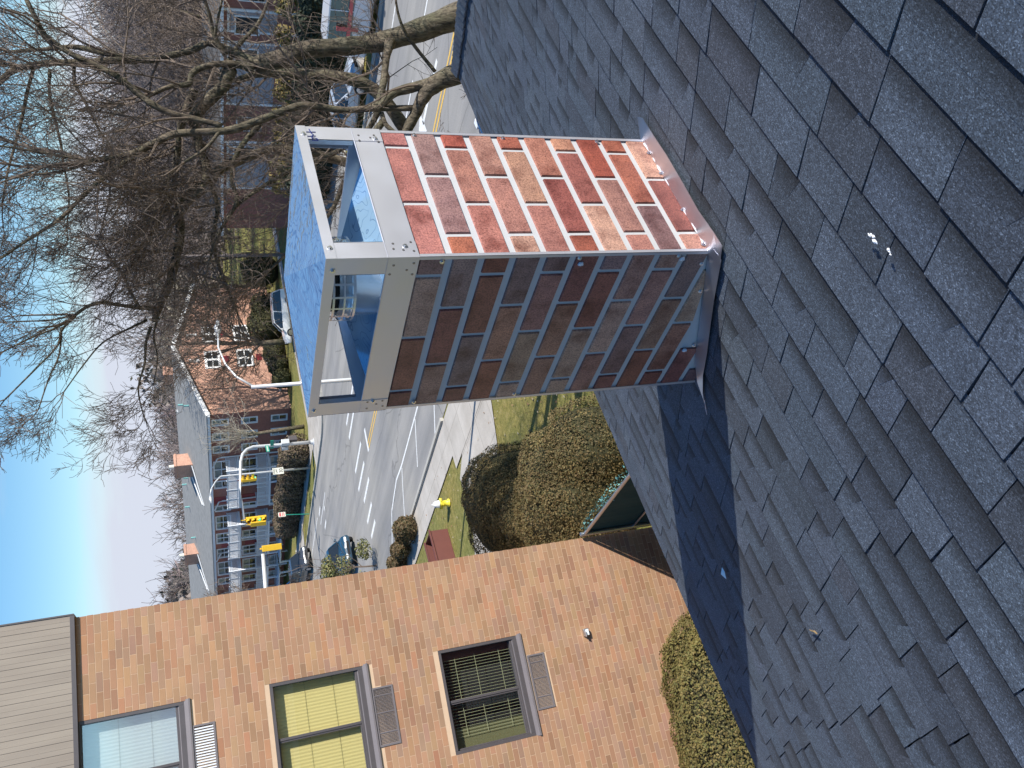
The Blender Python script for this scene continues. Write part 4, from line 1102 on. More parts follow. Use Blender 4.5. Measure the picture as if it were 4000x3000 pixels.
treeC = street_tree((14.9, 9.9), limbsC, 'bare tree whose drooping limb reaches furthest left over the chimney towards the sky', 15, 2.2)

# ================================================================== APARTMENT BUILDING ACROSS THE ROAD
AB = rad(98.0)
ab = empty('brick_apartment_building', (48.5, 65.6, GZ), AB)
tag(ab, 'three storey red brick apartment building with white balconies and grey roof across the road', 'building')
# local: x along the facade (away to the left), y outwards over the road, z up
LEN = 62.0; DEP = 18.5; EV = 7.5; RG = 9.85
sh = MB(); 
sh.add([(0, 0, 0), (0, -DEP, 0), (0, -DEP, EV), (0, -DEP / 2, RG - .1), (0, 0, EV)], [(0, 1, 2, 3, 4)])
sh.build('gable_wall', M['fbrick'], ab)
fw = MB()
rows = [(5.6, 7.05), (3.05, 4.45), (.35, 1.78)]     # z ranges of the windows on the three floors
wcols = [(.7, 1.5), (2.5, 3.45), (4.25, 5.2), (6.4, 8.9), (9.3, 10.4), (13.1, 14.0), (14.8, 17.0), (17.7, 19.4), (20.4, 22.0), (22.8, 25.2), (25.8, 27.0), (29.0, 30.2), (31.6, 33.4), (35, 36.6), (39, 41), (43, 44.2)]
wh = [(a, c_, z0, z1) for a, c_ in wcols for z0, z1 in rows]
wall_with_holes(fw, .01, LEN, 0, EV, -.3, 0, wh)
fw.box((LEN - .3, -DEP, 0), (LEN, -.3, EV)); fw.box((.01, -DEP, 0), (LEN, -DEP + .3, EV))
fw.build('front_wall', M['fbrickred'], ab)  # darker brick than the gable: this side's shade is put into the colour
fwm = MB(); fwm.box((.02, -.9, 0), (LEN - .4, -.85, EV)); fwm.build('interior', M['dark'], ab)
rf = MB(); oh = .45; ohg = .35
def rpz(y): 
    return EV + (RG - EV) * (1 - abs(y + DEP / 2) / (DEP / 2))
rf.add([(-ohg, oh, rpz(oh)), (LEN + ohg, oh, rpz(oh)), (LEN + ohg, -DEP / 2, RG), (-ohg, -DEP / 2, RG), (-ohg, -DEP - oh, rpz(oh)), (LEN + ohg, -DEP - oh, rpz(oh)),
        (-ohg, oh, rpz(oh) + .14), (LEN + ohg, oh, rpz(oh) + .14), (LEN + ohg, -DEP / 2, RG + .14), (-ohg, -DEP / 2, RG + .14), (-ohg, -DEP - oh, rpz(oh) + .14), (LEN + ohg, -DEP - oh, rpz(oh) + .14)],
       [(6, 7, 8, 9), (9, 8, 11, 10), (0, 3, 2, 1), (3, 4, 5, 2), (0, 1, 7, 6), (4, 10, 11, 5), (0, 6, 9, 3), (3, 9, 10, 4)])
roof2 = rf.build('roof', M['froof'], ab)
b = MB()
for ya, yb in ((oh, -DEP / 2), (-DEP - oh, -DEP / 2)):
    b.beam((-ohg - .03, ya, rpz(oh) - .02 if True else 0), (-ohg - .03, yb, RG - .02), .06, .38)
b.build('rake_board', M['white'], ab)
b = MB(); b.box((-ohg, oh - .02, rpz(oh) - .16), (LEN, oh + .12, rpz(oh) + .03)); b.box((-ohg, 0, rpz(oh) - .19), (LEN, oh - .02, rpz(oh) - .15)); b.build('gutter', M['whiteblue'], ab)
# chimneys on the street slope
def roof_chimney(x, y, w, d, h, pot=True):
    zb = rpz(y) - .6
    b = MB(); b.box((x, y - d, zb), (x + w, y, RG + h)); b.box((x - .06, y - d - .06, RG + h - .25), (x + w + .06, y + .06, RG + h - .08))
    c_ = b.build('chimney', M['fbrick'], roof2)
    if pot:
        b = MB(); b.lathe([(.22, RG + h), (.20, RG + h + .5), (.14, RG + h + .5)], (x + w / 2, y - d / 2, 0), 12); b.build('chimney_pot', M['signw'], c_)
    b = MB()
    b.beam((x + .1, y + .05, rpz(y) + .25), (x + w + 1.1, y + 3.1, rpz(y + 3.1) + .18), .14, .1); b.beam((x + w + .05, y, rpz(y) + .3), (x + w + 1.4, y + 2.7, rpz(y + 2.7) + .2), .14, .1)
    b.build('chimney_cricket_trim', M['white'], c_)
roof_chimney(11.7, -4.6, 1.9, 1.6, .75); roof_chimney(27.0, -4.6, 2.0, 1.5, .5); roof_chimney(5.5, -11.6, 1.3, 1.3, 1.1, False); roof_chimney(44, -5.2, 1.6, 1.4, .2)
for (x, y) in ((3.2, -4.6), (5.0, -6.6), (16.0, -6.6), (18.0, -7.4), (21.3, -6.9), (25.0, -5.4)):
    b = MB(); zz = rpz(y); b.tube([(x, y, zz), (x, y, zz + .62)], .09, 8); b.build('roof_vent', M['fringe'], roof2)
# windows
for ci, (a, c_) in enumerate(wcols):
    for ri, (z0, z1) in enumerate(rows):
        if a > 34 and ri != 0: continue
        b = MB(); F = .09
        b.box((a - .04, -.1, z0 - .05), (a + F, .05, z1 + .05)); b.box((c_ - F, -.1, z0 - .05), (c_ + .04, .05, z1 + .05)); b.box((a + F, -.1, z1 - F), (c_ - F, .05, z1 + .05)); b.box((a + F, -.1, z0 - .05), (c_ - F, .09, z0 + F))
        b.box((a + F, -.06, (z0 + z1) / 2 - .03), (c_ - F, .02, (z0 + z1) / 2 + .03))
        if c_ - a > 1.3: b.box(((a + c_) / 2 - .04, -.07, z0 + F), ((a + c_) / 2 + .04, .015, z1 - F))
        w_ = b.build('window', M['whiteblue'], ab)
        b = MB(); b.box((a + F, -.12, z0 + F), (c_ - F, -.1, z1 - F)); b.build('pane', M['pane'], w_)
        b = MB(); zc = (z0 + z1) / 2 + rnd.choice([-.1, 0, .0, .25]); b.box((a + .03, -.2, zc), (c_ - .03, -.17, z1)); b.build('curtain', M['curtain'], w_)
# red painted shutters / door panels seen between windows
for (x0, x1, z0, z1) in ((2.7, 3.2, 2.45, 2.9), (2.6, 3.1, 4.85, 5.3), (4.4, 4.9, .0, .25), (19.6, 20.2, 5.4, 6.6), (19.6, 20.2, 2.9, 4.2)):
    b = MB(); b.box((x0, .0, z0), (x1, .03, z1)); b.build('red_panel', M['redpaint'], ab)
# balconies
def balcony(x0, x1, zf, sub):
    Y = 1.75
    fl_ = MB(); fl_.box((x0, .003, zf - .22), (x1, Y, zf)); base = fl_.build('balcony', M['whiteblue'], ab)
    r_ = MB()
    r_.box((x0, Y - .06, zf + .98), (x1, Y, zf + 1.05)); r_.box((x0, .003, zf + .98), (x0 + .06, Y - .06, zf + 1.05)); r_.box((x1 - .06, .003, zf + .98), (x1, Y - .06, zf + 1.05))
    r_.box((x0, Y - .05, zf + .06), (x1, Y - .01, zf + .12)); r_.box((x0, .003, zf + .06), (x0 + .05, Y - .06, zf + .12))
    k = int((x1 - x0) / .115)
    for i in range(k): xx = x0 + .05 + (x1 - x0 - .1) * i / k; r_.box((xx, Y - .045, zf + .12), (xx + .05, Y - .015, zf + .98))
    k = int(Y / .125)
    for i in range(k): yy = .05 + (Y - .12) * i / k; r_.box((x0 + .01, yy, zf + .12), (x0 + .04, yy + .05, zf + .98)); r_.box((x1 - .04, yy, zf + .12), (x1 - .01, yy + .05, zf + .98))
    n_ = 4
    for i in range(n_ + 1): xx = x0 + (x1 - x0 - .1) * i / n_; r_.box((xx, Y - .08, zf), (xx + .1, Y + .015, zf + 1.1))
    r_.build('railing', M['whiteblue'], base)
for x0, x1 in ((6.0, 11.7), (14.4, 20.1), (22.3, 28.0), (31.0, 36.6)):
    for zf in (4.95, 2.15): balcony(x0, x1, zf, 0)
    for xx in (x0, (x0 + x1) / 2 - .6, x1 - .14):
        b = MB(); b.box((xx, 1.6, 0), (xx + .14, 1.74, 4.95 - .22)); b.build('balcony_post', M['whiteblue'], ab)
    # porch roofs on the ground floor
    b = MB(); b.box((x0 - .1, .003, -.02 + .9), (x1 + .3, 2.9, .98)); b.box((x0 - .1, 2.75, .0), (x0 + .05, 2.9, .9)); b.box((x1 + .1, 2.75, .0), (x1 + .25, 2.9, .9)); b.build('porch_slab', M['whiteblue'], ab)
for xx in (5.8, 12.3, 21.0, 28.6):
    b = MB(); b.tube([(xx + .9, oh + .05, EV - .35), (xx + .1, .12, EV - .8), (xx, .1, EV - 1.2), (xx, .1, .2)], .075, 8); b.build('downspout', M['whiteblue'], ab)
# recessed red bay between the balconies
b = MB(); b.box((11.75, .002, 2.1), (12.75, .04, 7.35)); b.build('red_bay_panel', M['redpaint'], ab)
# gable windows: three columns, three floors, white surrounds (local x=0 plane, facing -x)
for (y0, y1) in ((-8.6, -6.1), (-12.3, -9.9)):
    for (z0, z1) in ((5.65, 7.1), (2.6, 4.15), (.0 + .15, 1.45)):
        b = MB(); F = .22
        b.box((-.07, y0, z0), (.0, y0 + F, z1)); b.box((-.07, y1 - F, z0), (.0, y1, z1)); b.box((-.07, y0 + F, z1 - F), (.0, y1 - F, z1)); b.box((-.07, y0 + F, z0), (.0, y1 - F, z0 + F))
        b.box((-.06, (y0 + y1) / 2 - .12, z0 + F), (.0, (y0 + y1) / 2 + .12, z1 - F)); b.box((-.05, y0 + F, (z0 + z1) / 2 - .04), (-.0, (y0 + y1) / 2 - .12, (z0 + z1) / 2 + .04)); b.box((-.05, (y0 + y1) / 2 + .12, (z0 + z1) / 2 - .04), (-.0, y1 - F, (z0 + z1) / 2 + .04))
        w_ = b.build('gable_window', M['white'], ab)
        b = MB(); b.box((-.02, y0 + F, z0 + F), (-.003, y1 - F, z1 - F)); b.build('pane', M['glass'], w_)
    for zz in (5.15, 2.1):
        b = MB(); b.box((-.04, y0 + .8, zz - .3), (-.0, y1 - .8, zz + .25)); b.build('red_panel', M['redpaint'], ab)
    b = MB(); b.box((-.05, (y0 + y1) / 2 - .22, 7.55), (0, (y0 + y1) / 2 + .22, 8.5)); b.build('gable_louvre', M['white'], ab)
b = MB(); b.lathe([(0, 0), (.12, 0), (.14, .12), (0, .2)], (-.15, -2.4, .6), 10); b.box((-.1, -2.45, .62), (0, -2.35, .7)); b.build('gable_lamp', M['signw'], ab)

# ================================================================== TOWNHOUSE ON THE RIGHT
tw = empty('brick_townhouse', (54, 24, GZ), rad(90 - 4))
tag(tw, 'red brick and grey siding townhouse with white trim, partly behind the big street tree', 'building')
# local x along the front, y outwards is -x world => front at local y = 0, outward +y
b = MB(); b.box((-14, -9, 0), (26, 0, 5.5)); b.build('brick_wall', M['fbrickred'], tw)
b = MB(); b.add([(-14.4, .5, 5.5), (26.4, .5, 5.5), (26.4, -4.5, 6.3), (-14.4, -4.5, 6.3), (26.4, -9.5, 5.5), (-14.4, -9.5, 5.5)], [(0, 1, 2, 3), (3, 2, 4, 5), (0, 3, 5), (1, 4, 2)]); b.build('roof', M['froofd'], tw)
for x0, x1 in ((-11, -6.6), (-3.2, 1.6), (6.2, 7.6), (8.6, 13.4), (17, 21.4)):
    b = MB(); b.box((x0, .003, 1.9), (x1, .05, 4.9)); b.build('siding_bay', M['siding'], tw)
    b = MB(); b.box((x0 - .16, .003, .2), (x0, .09, 5.3)); b.box((x1, .003, .2), (x1 + .16, .09, 5.3)); b.box((x0, .003, 4.9), (x1, .09, 5.05)); b.build('white_trim', M['white'], tw)
    b = MB(); b.box((x0 + .3, .052, 3.0), (x0 + 1.7, .09, 4.6)); w_ = b.build('window', M['white'], tw)
    b = MB(); b.box((x0 + .4, .091, 3.1), (x0 + 1.6, .10, 4.5)); b.build('pane', M['glass'], w_)
b = MB(); b.box((-14.4, .35, 5.3), (26.4, .52, 5.5)); b.build('fascia', M['white'], tw)
for x0 in (-5.6, 4.2, 14.6):
    b = MB(); b.box((x0, .003, 2.6), (x0 + 1.3, .05, 4.4)); w_ = b.build('window', M['white'], tw)
    b = MB(); b.box((x0 + .1, .051, 2.7), (x0 + 1.2, .06, 4.3)); b.build('pane', M['glass'], w_)
# clipped evergreen hedge in front of it
hedge_cols = [(.018, .030, .012), (.028, .040, .016), (.012, .022, .010), (.022, .030, .014)]
e = empty('evergreen_hedge', (43.2, 26, GZ)); tag(e, 'tall dark evergreen hedge between the parked cars and the townhouse', 'hedge')
b = MB(); b2 = MB()
for k in range(11):
    leafy(b, (rnd.uniform(-.1, .1), -8.5 + k * 1.75, 1.1), .95, 1.15, 1.5, 1500, .13, hedge_cols, 200 + k, lump=.08); core(b2, (0, -8.5 + k * 1.75, 1.1), .95, 1.15, 1.5)
b.build('foliage', M['leaf'], e); b2.build('inner_branches', M['mossveg'], e)
e = empty('yellowing_hedge', (45.3, 27, GZ)); tag(e, 'yellow green feathery shrubs growing in a row just behind the dark evergreen hedge', 'hedge')  # yellow row paints the hedge's sunlit top, the dark row its shadow side
b = MB()
for k in range(12): leafy(b, (0, -9 + k * 1.7, 1.8), .6, .8, 1.35, 700, .12, [(.20, .15, .03), (.16, .12, .025), (.12, .11, .03), (.24, .17, .05)], 230 + k, lump=.2)
b.build('foliage', M['leaf'], e)

# ================================================================== STREET FURNITURE
def pole_thing(name, label, cat, x, y, group=None):
    e = empty(name, (x, y, GZ)); tag(e, label, cat, group); return e
def signal_head(name, label, pos, yaw, n, lit=None, two=False):
    """yellow traffic signal; lenses look along local -y"""
    e = empty(name, pos, yaw); tag(e, label, 'traffic light', 'yellow traffic lights over the junction')
    b = MB(); H = .36; b.box((-.17, -.10, -H * n / 2), (.17, .12, H * n / 2)); b.box((-.05, -.02, H * n / 2), (.05, .08, H * n / 2 + .12)); hs = b.build('housing', M['sigy'], e, bevel=.02)
    for i in range(n):
        z = H * n / 2 - H * (i + .5)
        b = MB(); b.lathe([(.14, 0), (.14, .02), (0, .02)], (0, 0, 0), 16)
        o = b.build('lens', M['lensg'] if lit == i else M['lensoff'], e); o.rotation_euler = (rad(90), 0, 0); o.location = (0, -.10, z)
        b = MB(); ks = 10; vs = []
        for j in range(ks + 1):
            a_ = math.pi * (-.12 + 1.24 * j / ks); vs += [(.15 * math.cos(a_), -.10, z + .15 * math.sin(a_)), (.148 * math.cos(a_), -.10 - .26, z + .02 + .148 * math.sin(a_) * .9)]
        b.add(vs, [(2 * j, 2 * j + 1, 2 * j + 3, 2 * j + 2) for j in range(ks)])
        b.add([(p[0] * 1.06, p[1], (p[2] - z) * 1.06 + z) for p in vs], [(2 * j, 2 * j + 1, 2 * j + 3, 2 * j + 2) for j in range(ks)])
        b.build('visor', M['sigy'], e)
    return e
# mast arm by the far kerb
mA = pole_thing('signal_mast', 'silver mast with a long curved arm over the road, beside the brown hedge', 'mast', 38.7, 57.1)
b = MB(); o_ = np.array((38.7, 57.1, GZ))
b.tube(np.array([(38.7, 57.1, GZ), (38.75, 57.1, -7), (38.8, 57.1, -5.33), (38.6, 57.1, -4.85), (38.2, 57.1, -4.5), (37.5, 57.1, -4.28), (35.35, 57.1, -4.03), (34.0, 57.1, -4.0), (32.3, 57.1, -4.05)]) - o_, [.14, .125, .12, .12, .12, .11, .09, .08, .065], 14)
b.build('pole', M['pole'], mA, smooth=True)
b = MB(); b.lathe([(.3, 0), (.3, .05), (.2, .12), (.18, .3)], (0, 0, 0), 16); b.build('base_plate', M['pole'], mA)
for zz, yw in ((-6.35, 0), (-6.75, 80)):
    b = MB(); b.box((-.45 if yw else -.9, -.015, -.13), (.45 if yw else -.05, .015, .13)); s_ = b.build('street_sign', M['signg'], mA); s_.location = (-.0, -.2, zz - GZ); s_.rotation_euler = (0, 0, rad(20 + yw))
    b = MB(); 
    for k in range(6): b.box(((-.38 if yw else -.83) + k * .125, -.019, -.05), ((-.38 if yw else -.83) + k * .125 + .08, -.0155, .06))
    b.build('sign_lettering', M['signw'], s_)
b = MB(); b.box((-.22, -.5, 1.95), (.2, -.16, 2.55)); b.box((-.2, .16, 2.0), (.2, .5, 2.5)); b.build('pedestrian_signal', M['pole'], mA, bevel=.02)
b = MB(); b.box((.2, -.28, 1.3), (.62, .18, 1.95)); b.build('control_box', M['bronze'], mA, bevel=.02)
for (x, z, n, lit, lab, yw) in ((35.85, -4.72, 3, 2, 'three lamp yellow traffic light halfway along the arm beside the speed sign', 205), (32.35, -4.85, 4, 2, 'four lamp yellow traffic light at the tip of the long arm, facing sideways', 200), (31.95, -4.95, 3, None, 'three lamp yellow traffic light at the tip of the long arm, back towards the road', 20)):
    e = signal_head('traffic_light', lab, (x, 57.05 if n == 3 and lit else 56.95, z), rad({205: 30, 200: -62, 20: 118}[yw]), n, lit)
    b = MB(); b.tube([(0, 0, .36 * n / 2 + .1), (0, .02, .36 * n / 2 + .34)], .03, 8); b.build('hanger', M['rust'] if n == 3 and lit else M['sigy'], e)
# second mast whose arm comes in from behind the tan building
mB = pole_thing('signal_mast', 'silver mast whose arm tip comes out from behind the tan brick building', 'mast', 18.4, 50.0)
b = MB(); b.tube([(0, 0, 0), (0, 0, 5.2), (.3, -.2, 5.7), (2.0, -1.4, 5.98), (5.5, -3.8, 5.96)], [.17, .14, .14, .13, .10], 14); b.build('pole', M['pole'], mB, smooth=True)
e = signal_head('traffic_light', 'three lamp yellow traffic light hanging beside the tan brick wall, nearest of them', (24.15, 46.05, -4.55), rad(150), 3)
b = MB(); b.box((-.17, .22, -.54), (.17, .44, .54)); b.box((-.05, .1, .4), (.05, .3, .5)); b.box((-.05, .1, -.5), (.05, .3, -.4)); b.build('second_housing', M['sigy'], e, bevel=.02)
# street lamps
s1 = pole_thing('street_lamp', 'slim white street lamp carrying the thirty speed sign beside the brown hedge', 'street lamp', 39.0, 61.3)
b = MB(); b.tube([(0, 0, 0), (.05, 0, 4), (.09, 0, 7.06), (-.3, 0, 7.45), (-.95, 0, 7.85), (-1.6, 0, 8.0)], [.10, .08, .065, .055, .05, .045], 12); b.build('pole', M['pole'], s1, smooth=True)
b = MB(); b.tube([(-1.6, 0, 7.98), (-1.9, 0, 7.98), (-2.3, 0, 7.96)], [.07, .14, .05], 10); b.build('lamp_head', M['pole'], s1, smooth=True)
b = MB(); b.box((-.36, -.12, 2.15), (.26, -.095, 3.02)); sg = b.build('speed_sign', M['signw'], s1); 
text_mesh('sign_lettering', 'SPEED\nLIMIT', .2, M['black'], sg, (-.05, -.127, 2.8), (rad(90), 0, 0)); text_mesh('sign_number', '30', .44, M['black'], sg, (-.05, -.127, 2.35), (rad(90), 0, 0))
s2 = pole_thing('street_lamp', 'tall white street lamp standing behind the metal chimney cap, arm bent to the right', 'street lamp', 17.45, 22.3)
b = MB(); b.tube([(0, 0, 0), (0, 0, 4), (.0, 0, 7.72)], [.085, .07, .058], 12); b.tube([(0, 0, 7.62), (.5, .05, 8.12), (1.1, .1, 8.4), (1.9, .2, 8.55), (2.6, .25, 8.5)], [.036, .034, .032, .03, .028], 10); b.build('pole', M['pole'], s2, smooth=True)
b = MB(); b.tube([(2.55, .25, 8.5), (2.8, .27, 8.49), (3.2, .3, 8.46)], [.06, .12, .05], 10); b.build('lamp_head', M['pole'], s2, smooth=True)
s3 = pole_thing('utility_pole', 'grey utility pole standing on the far lawn left of the townhouse', 'pole', 56.1, 53.3)
b = MB(); b.tube([(0, 0, 0), (.05, 0, 9.0)], [.16, .11], 10); b.build('pole', M['twigfar'], s3)
# small no-parking sign
s4 = pole_thing('parking_sign', 'small red and white parking sign on a thin green post before the brown hedge', 'sign', 37.3, 66.0)
b = MB(); b.tube([(0, 0, 0), (.25, 0, 2.3)], .035, 6); b.build('post', M['signg'], s4)
b = MB(); b.box((.05, -.03, 1.95), (.5, -.0, 2.55)); pl_ = b.build('sign_plate', M['signw'], s4)
b = MB(); b.box((.1, -.034, 2.32), (.45, -.031, 2.48)); b.box((.1, -.034, 2.05), (.45, -.031, 2.12)); b.box((.1, -.034, 2.18), (.45, -.031, 2.24)); b.build('sign_lettering', M['signr'], pl_)
# fire hydrant
hy = pole_thing('fire_hydrant', 'yellow fire hydrant with a white top on the grass by the sidewalk', 'hydrant', 16.25, 29.3)
b = MB(); b.lathe([(0, 0), (.17, 0), (.17, .05), (.125, .06), (.12, .36), (.15, .37), (.15, .40), (.125, .42)], (0, 0, 0), 18); hb = b.build('barrel', M['hydy'], hy, smooth=True)
b = MB(); b.lathe([(.125, .42), (.155, .43), (.155, .47), (.14, .50), (.12, .60), (.07, .67), (.03, .69), (.03, .74), (0, .74)], (0, 0, 0), 18); b.build('bonnet', M['hydw'], hy, smooth=True)
for a_ in (0, 120, 240):
    c_, s_ = math.cos(rad(a_)), math.sin(rad(a_)); b = MB(); b.tube([(c_ * .1, s_ * .1, .33), (c_ * .19, s_ * .19, .33)], .055, 10); b.tube([(c_ * .19, s_ * .19, .33), (c_ * .23, s_ * .23, .33)], .065, 6); b.build('outlet_cap', M['hydy'], hy)
# brown steel box near the building corner
bx_ = pole_thing('steel_bin', 'open red brown steel box lying on the lawn beside the tan wall', 'box', 14.95, 31.0)
b = MB(); th = .03
b.box((-.75, -.55, 0), (.75, .55, th)); b.box((-.75, -.55, th), (-.75 + th, .55, .75)); b.box((.75 - th, -.55, th), (.75, .55, .75)); b.box((-.75 + th, -.55, th), (.75 - th, -.55 + th, .75)); b.box((-.75 + th, .55 - th, th), (.75 - th, .55, .75)); b.build('box_body', M['rust'], bx_)
b = MB(); b.box((-.8, -.6, .74), (.8, -.5, .80)); b.box((-.8, .5, .74), (.8, .6, .80)); b.build('rim', M['rust'], bx_)

# ------------------------------------------------ cars
def car(label, x, y, yaw, paintm, kind='suv', cat='car', name='parked_car', group=None, L=4.7, Wd=1.86, H=1.7):
    e = empty(name, (x, y, GZ + .01), yaw); tag(e, label, cat, group)
    hw = Wd / 2
    if kind == 'suv': st = [(-L / 2, .45, .95), (-L / 2 + .06, .32, 1.05), (-L / 2 + .5, .28, 1.05), (-.5, .26, 1.03), (.95, .26, 1.02), (1.35, .28, .98), (L / 2 - .35, .30, .88), (L / 2 - .05, .34, .74), (L / 2, .42, .62)]
    elif kind == 'van': st = [(-L / 2, .45, 1.2), (-L / 2 + .06, .32, 1.25), (-.5, .28, 1.25), (1.2, .28, 1.2), (1.75, .28, 1.12), (L / 2 - .25, .30, .95), (L / 2, .42, .7)]
    else: st = [(-L / 2, .45, .82), (-L / 2 + .06, .30, .93), (-L / 2 + .7, .27, .95), (-.6, .25, .93), (.75, .25, .92), (1.1, .26, .90), (L / 2 - .35, .28, .78), (L / 2 - .05, .33, .66), (L / 2, .42, .58)]
    vs = []; m = 9
    for i, (px_, zb, zt) in enumerate(st):
        nar = .80 if i in (0, len(st) - 1) else (.93 if i in (1, len(st) - 2) else 1.0)
        w = hw * nar
        for (yy, zz) in ((-w * .86, zb), (-w, zb + .12), (-w * 1.0, (zb + zt) / 2), (-w * .95, zt - .06), (0, zt + .02), (w * .95, zt - .06), (w, (zb + zt) / 2), (w, zb + .12), (w * .86, zb)): vs.append((px_, yy, zz))
    b = MB(); k = len(st)
    fs = [(i * m + j, (i + 1) * m + j, (i + 1) * m + (j + 1) % m, i * m + (j + 1) % m) for i in range(k - 1) for j in range(m)]
    fs += [tuple(range(m)), tuple((k - 1) * m + j for j in reversed(range(m)))]
    b.add(vs, fs); body = b.build('body', paintm, e, smooth=False, bevel=.03)
    zb_ = {'suv': 1.0, 'van': 1.18, 'sedan': .9}[kind]
    prof = {'suv': [(-L / 2 + .1, 1.0), (-L / 2 + .32, H - .06), (-L / 2 + .7, H), (.1, H), (.55, H - .07), (1.3, .98)],
            'van': [(-L / 2 + .05, 1.18), (-L / 2 + .1, H - .06), (-L / 2 + .4, H), (.9, H), (1.2, H - .1), (1.85, 1.1)],
            'sedan': [(-L / 2 + .55, .93), (-1.05, H - .08), (-.7, H), (.05, H), (.4, H - .06), (1.15, .90)]}[kind]
    wl, wt = hw * .93, hw * .74
    def cab(b, gr, inset=0.0):
        vs = []
        for (px_, z) in prof:
            t_ = (z - zb_) / (H - zb_); w = wl + (wt - wl) * max(0, t_) + gr
            vs += [(px_ * (1 + gr * .2), -w, z + gr * (1 if z > H - .1 else 0)), (px_ * (1 + gr * .2), w, z + gr * (1 if z > H - .1 else 0))]
        n_ = len(prof)
        b.add(vs, [(2 * i, 2 * i + 1, 2 * i + 3, 2 * i + 2) for i in range(n_ - 1)] + [tuple(2 * i for i in range(n_)), tuple(2 * i + 1 for i in reversed(range(n_)))])
    b = MB(); cab(b, 0); b.build('windows', M['glass'], e)
    b = MB()
    i0 = 1 if kind != 'sedan' else 1
    tp = prof[1:5]
    vs = []
    for (px_, z) in tp:
        t_ = (z - zb_) / (H - zb_); w = wl + (wt - wl) * t_ + .012; vs += [(px_, -w, z + .015), (px_, w, z + .015), (px_, -w - .01, z - .05), (px_, w + .01, z - .05)]
    n_ = len(tp)
    b.add(vs, [(4 * i, 4 * i + 4, 4 * i + 5, 4 * i + 1) for i in range(n_ - 1)] + [(4 * i + 2, 4 * i + 6, 4 * i + 4, 4 * i) for i in range(n_ - 1)] + [(4 * i + 1, 4 * i + 5, 4 * i + 7, 4 * i + 3) for i in range(n_ - 1)])
    for sy in (-1, 1):
        for (pa, pb) in ((prof[0], prof[1]), (prof[-1], prof[-2])): b.beam((pa[0], sy * (wl - .01), pa[1]), (pb[0], sy * (wt + .015), pb[1]), .07, .05)
        xm_ = -.35; b.beam((xm_, sy * (wl + .0), zb_), (xm_ - .08, sy * (wt + .012), H - .04), .07, .04)
    b.build('roof_panel', paintm, e)
    for sx, sy in ((1, 1), (1, -1), (-1, 1), (-1, -1)):
        b = MB(); cx_ = sx * L * .30 + .02; r0 = .34 if kind != 'sedan' else .32
        b.tube([(0, -.11, 0), (0, -.10, 0), (0, .10, 0), (0, .11, 0)], [r0 - .03, r0, r0, r0 - .03], 22); w_ = b.build('wheel', M['tyre'], e); w_.location = (cx_, sy * (hw - .10), r0)
        b = MB()
        for a_ in range(5):
            t_ = a_ * math.pi * .4; b.beam((0, sy * .115, 0), (r0 * .62 * math.cos(t_), sy * .115, r0 * .62 * math.sin(t_)), .07, .02, up=(0, 1, 0))
        b.tube([(0, sy * .108, 0), (0, sy * .113, 0)], [r0 * .66, r0 * .62], 18); b.build('rim', M['rim'], w_)
    zl = st[-1][2] - .0
    for sy in (-1, 1):
        b = MB(); b.box((L / 2 - .16, sy * hw * .60 - .17, zl - .06), (L / 2 + .012, sy * hw * .60 + .17, zl + .09)); b.build('headlight', M['lampw'], e, bevel=.02)
        b = MB(); b.box((-L / 2 - .015, sy * hw * .68 - .12, .78), (-L / 2 + .10, sy * hw * .68 + .12, 1.02)); b.build('tail_light', M['lampr'], e, bevel=.02)
        b = MB(); b.box((prof[-1][0] - .25, sy * (hw + .10) - .09, zb_ + .02), (prof[-1][0] - .10, sy * (hw + .10) + .09, zb_ + .15)); b.build('door_mirror', paintm, e, bevel=.02)
    b = MB(); b.box((L / 2 - .06, -.45, .45), (L / 2 + .015, .45, .60)); b.build('grille', M['dark'], e)
    b = MB(); b.box((-L / 2 - .02, -.26, .62), (-L / 2 + .05, .26, .74)); b.build('number_plate', M['signw'], e)
    return e
car('charcoal estate car driving along the far lane beside the brown hedge', 34.7, 70.6, rad(-93), M['cardark'], 'suv', name='moving_car', L=4.9)
car('blue saloon car in the near lane, partly behind a small shrub', 25.3, 51.4, rad(-98), M['carblue'], 'suv', name='moving_car', H=1.55)
car('dark jet black car following the charcoal estate car at the edge of the tan building', 34.9, 76.0, rad(-92), M['cardeep'], 'suv', name='moving_car')
wv_ = car('white van with a red side stripe parked in front of the evergreen hedge', 37.6, 19.6, rad(-90), M['carwhite'], 'van', 'van', 'parked_van', L=5.3, H=2.25, Wd=1.95)
b = MB(); b.box((-2.1, -.98, 1.25), (.6, -.93, 1.42)); b.box((-1.3, -.97, .9), (-1.1, -.93, 1.9)); b.build('red_stripe', M['signr'], wv_)
car('pale silver car parked at the kerb behind the forked tree limbs', 38.0, 25.6, rad(-90), M['carsilver'], 'sedan', name='parked_car', H=1.45)
car('white car parked on the drive near the gable of the apartment building', 51.3, 56.0, rad(140), M['carwhite'], 'suv', name='parked_car')
car('deep blue car mostly hidden by the eave to the right of the chimney', 20.9, 12.7, rad(90), M['cardeep'], 'sedan', name='moving_car', H=1.45)

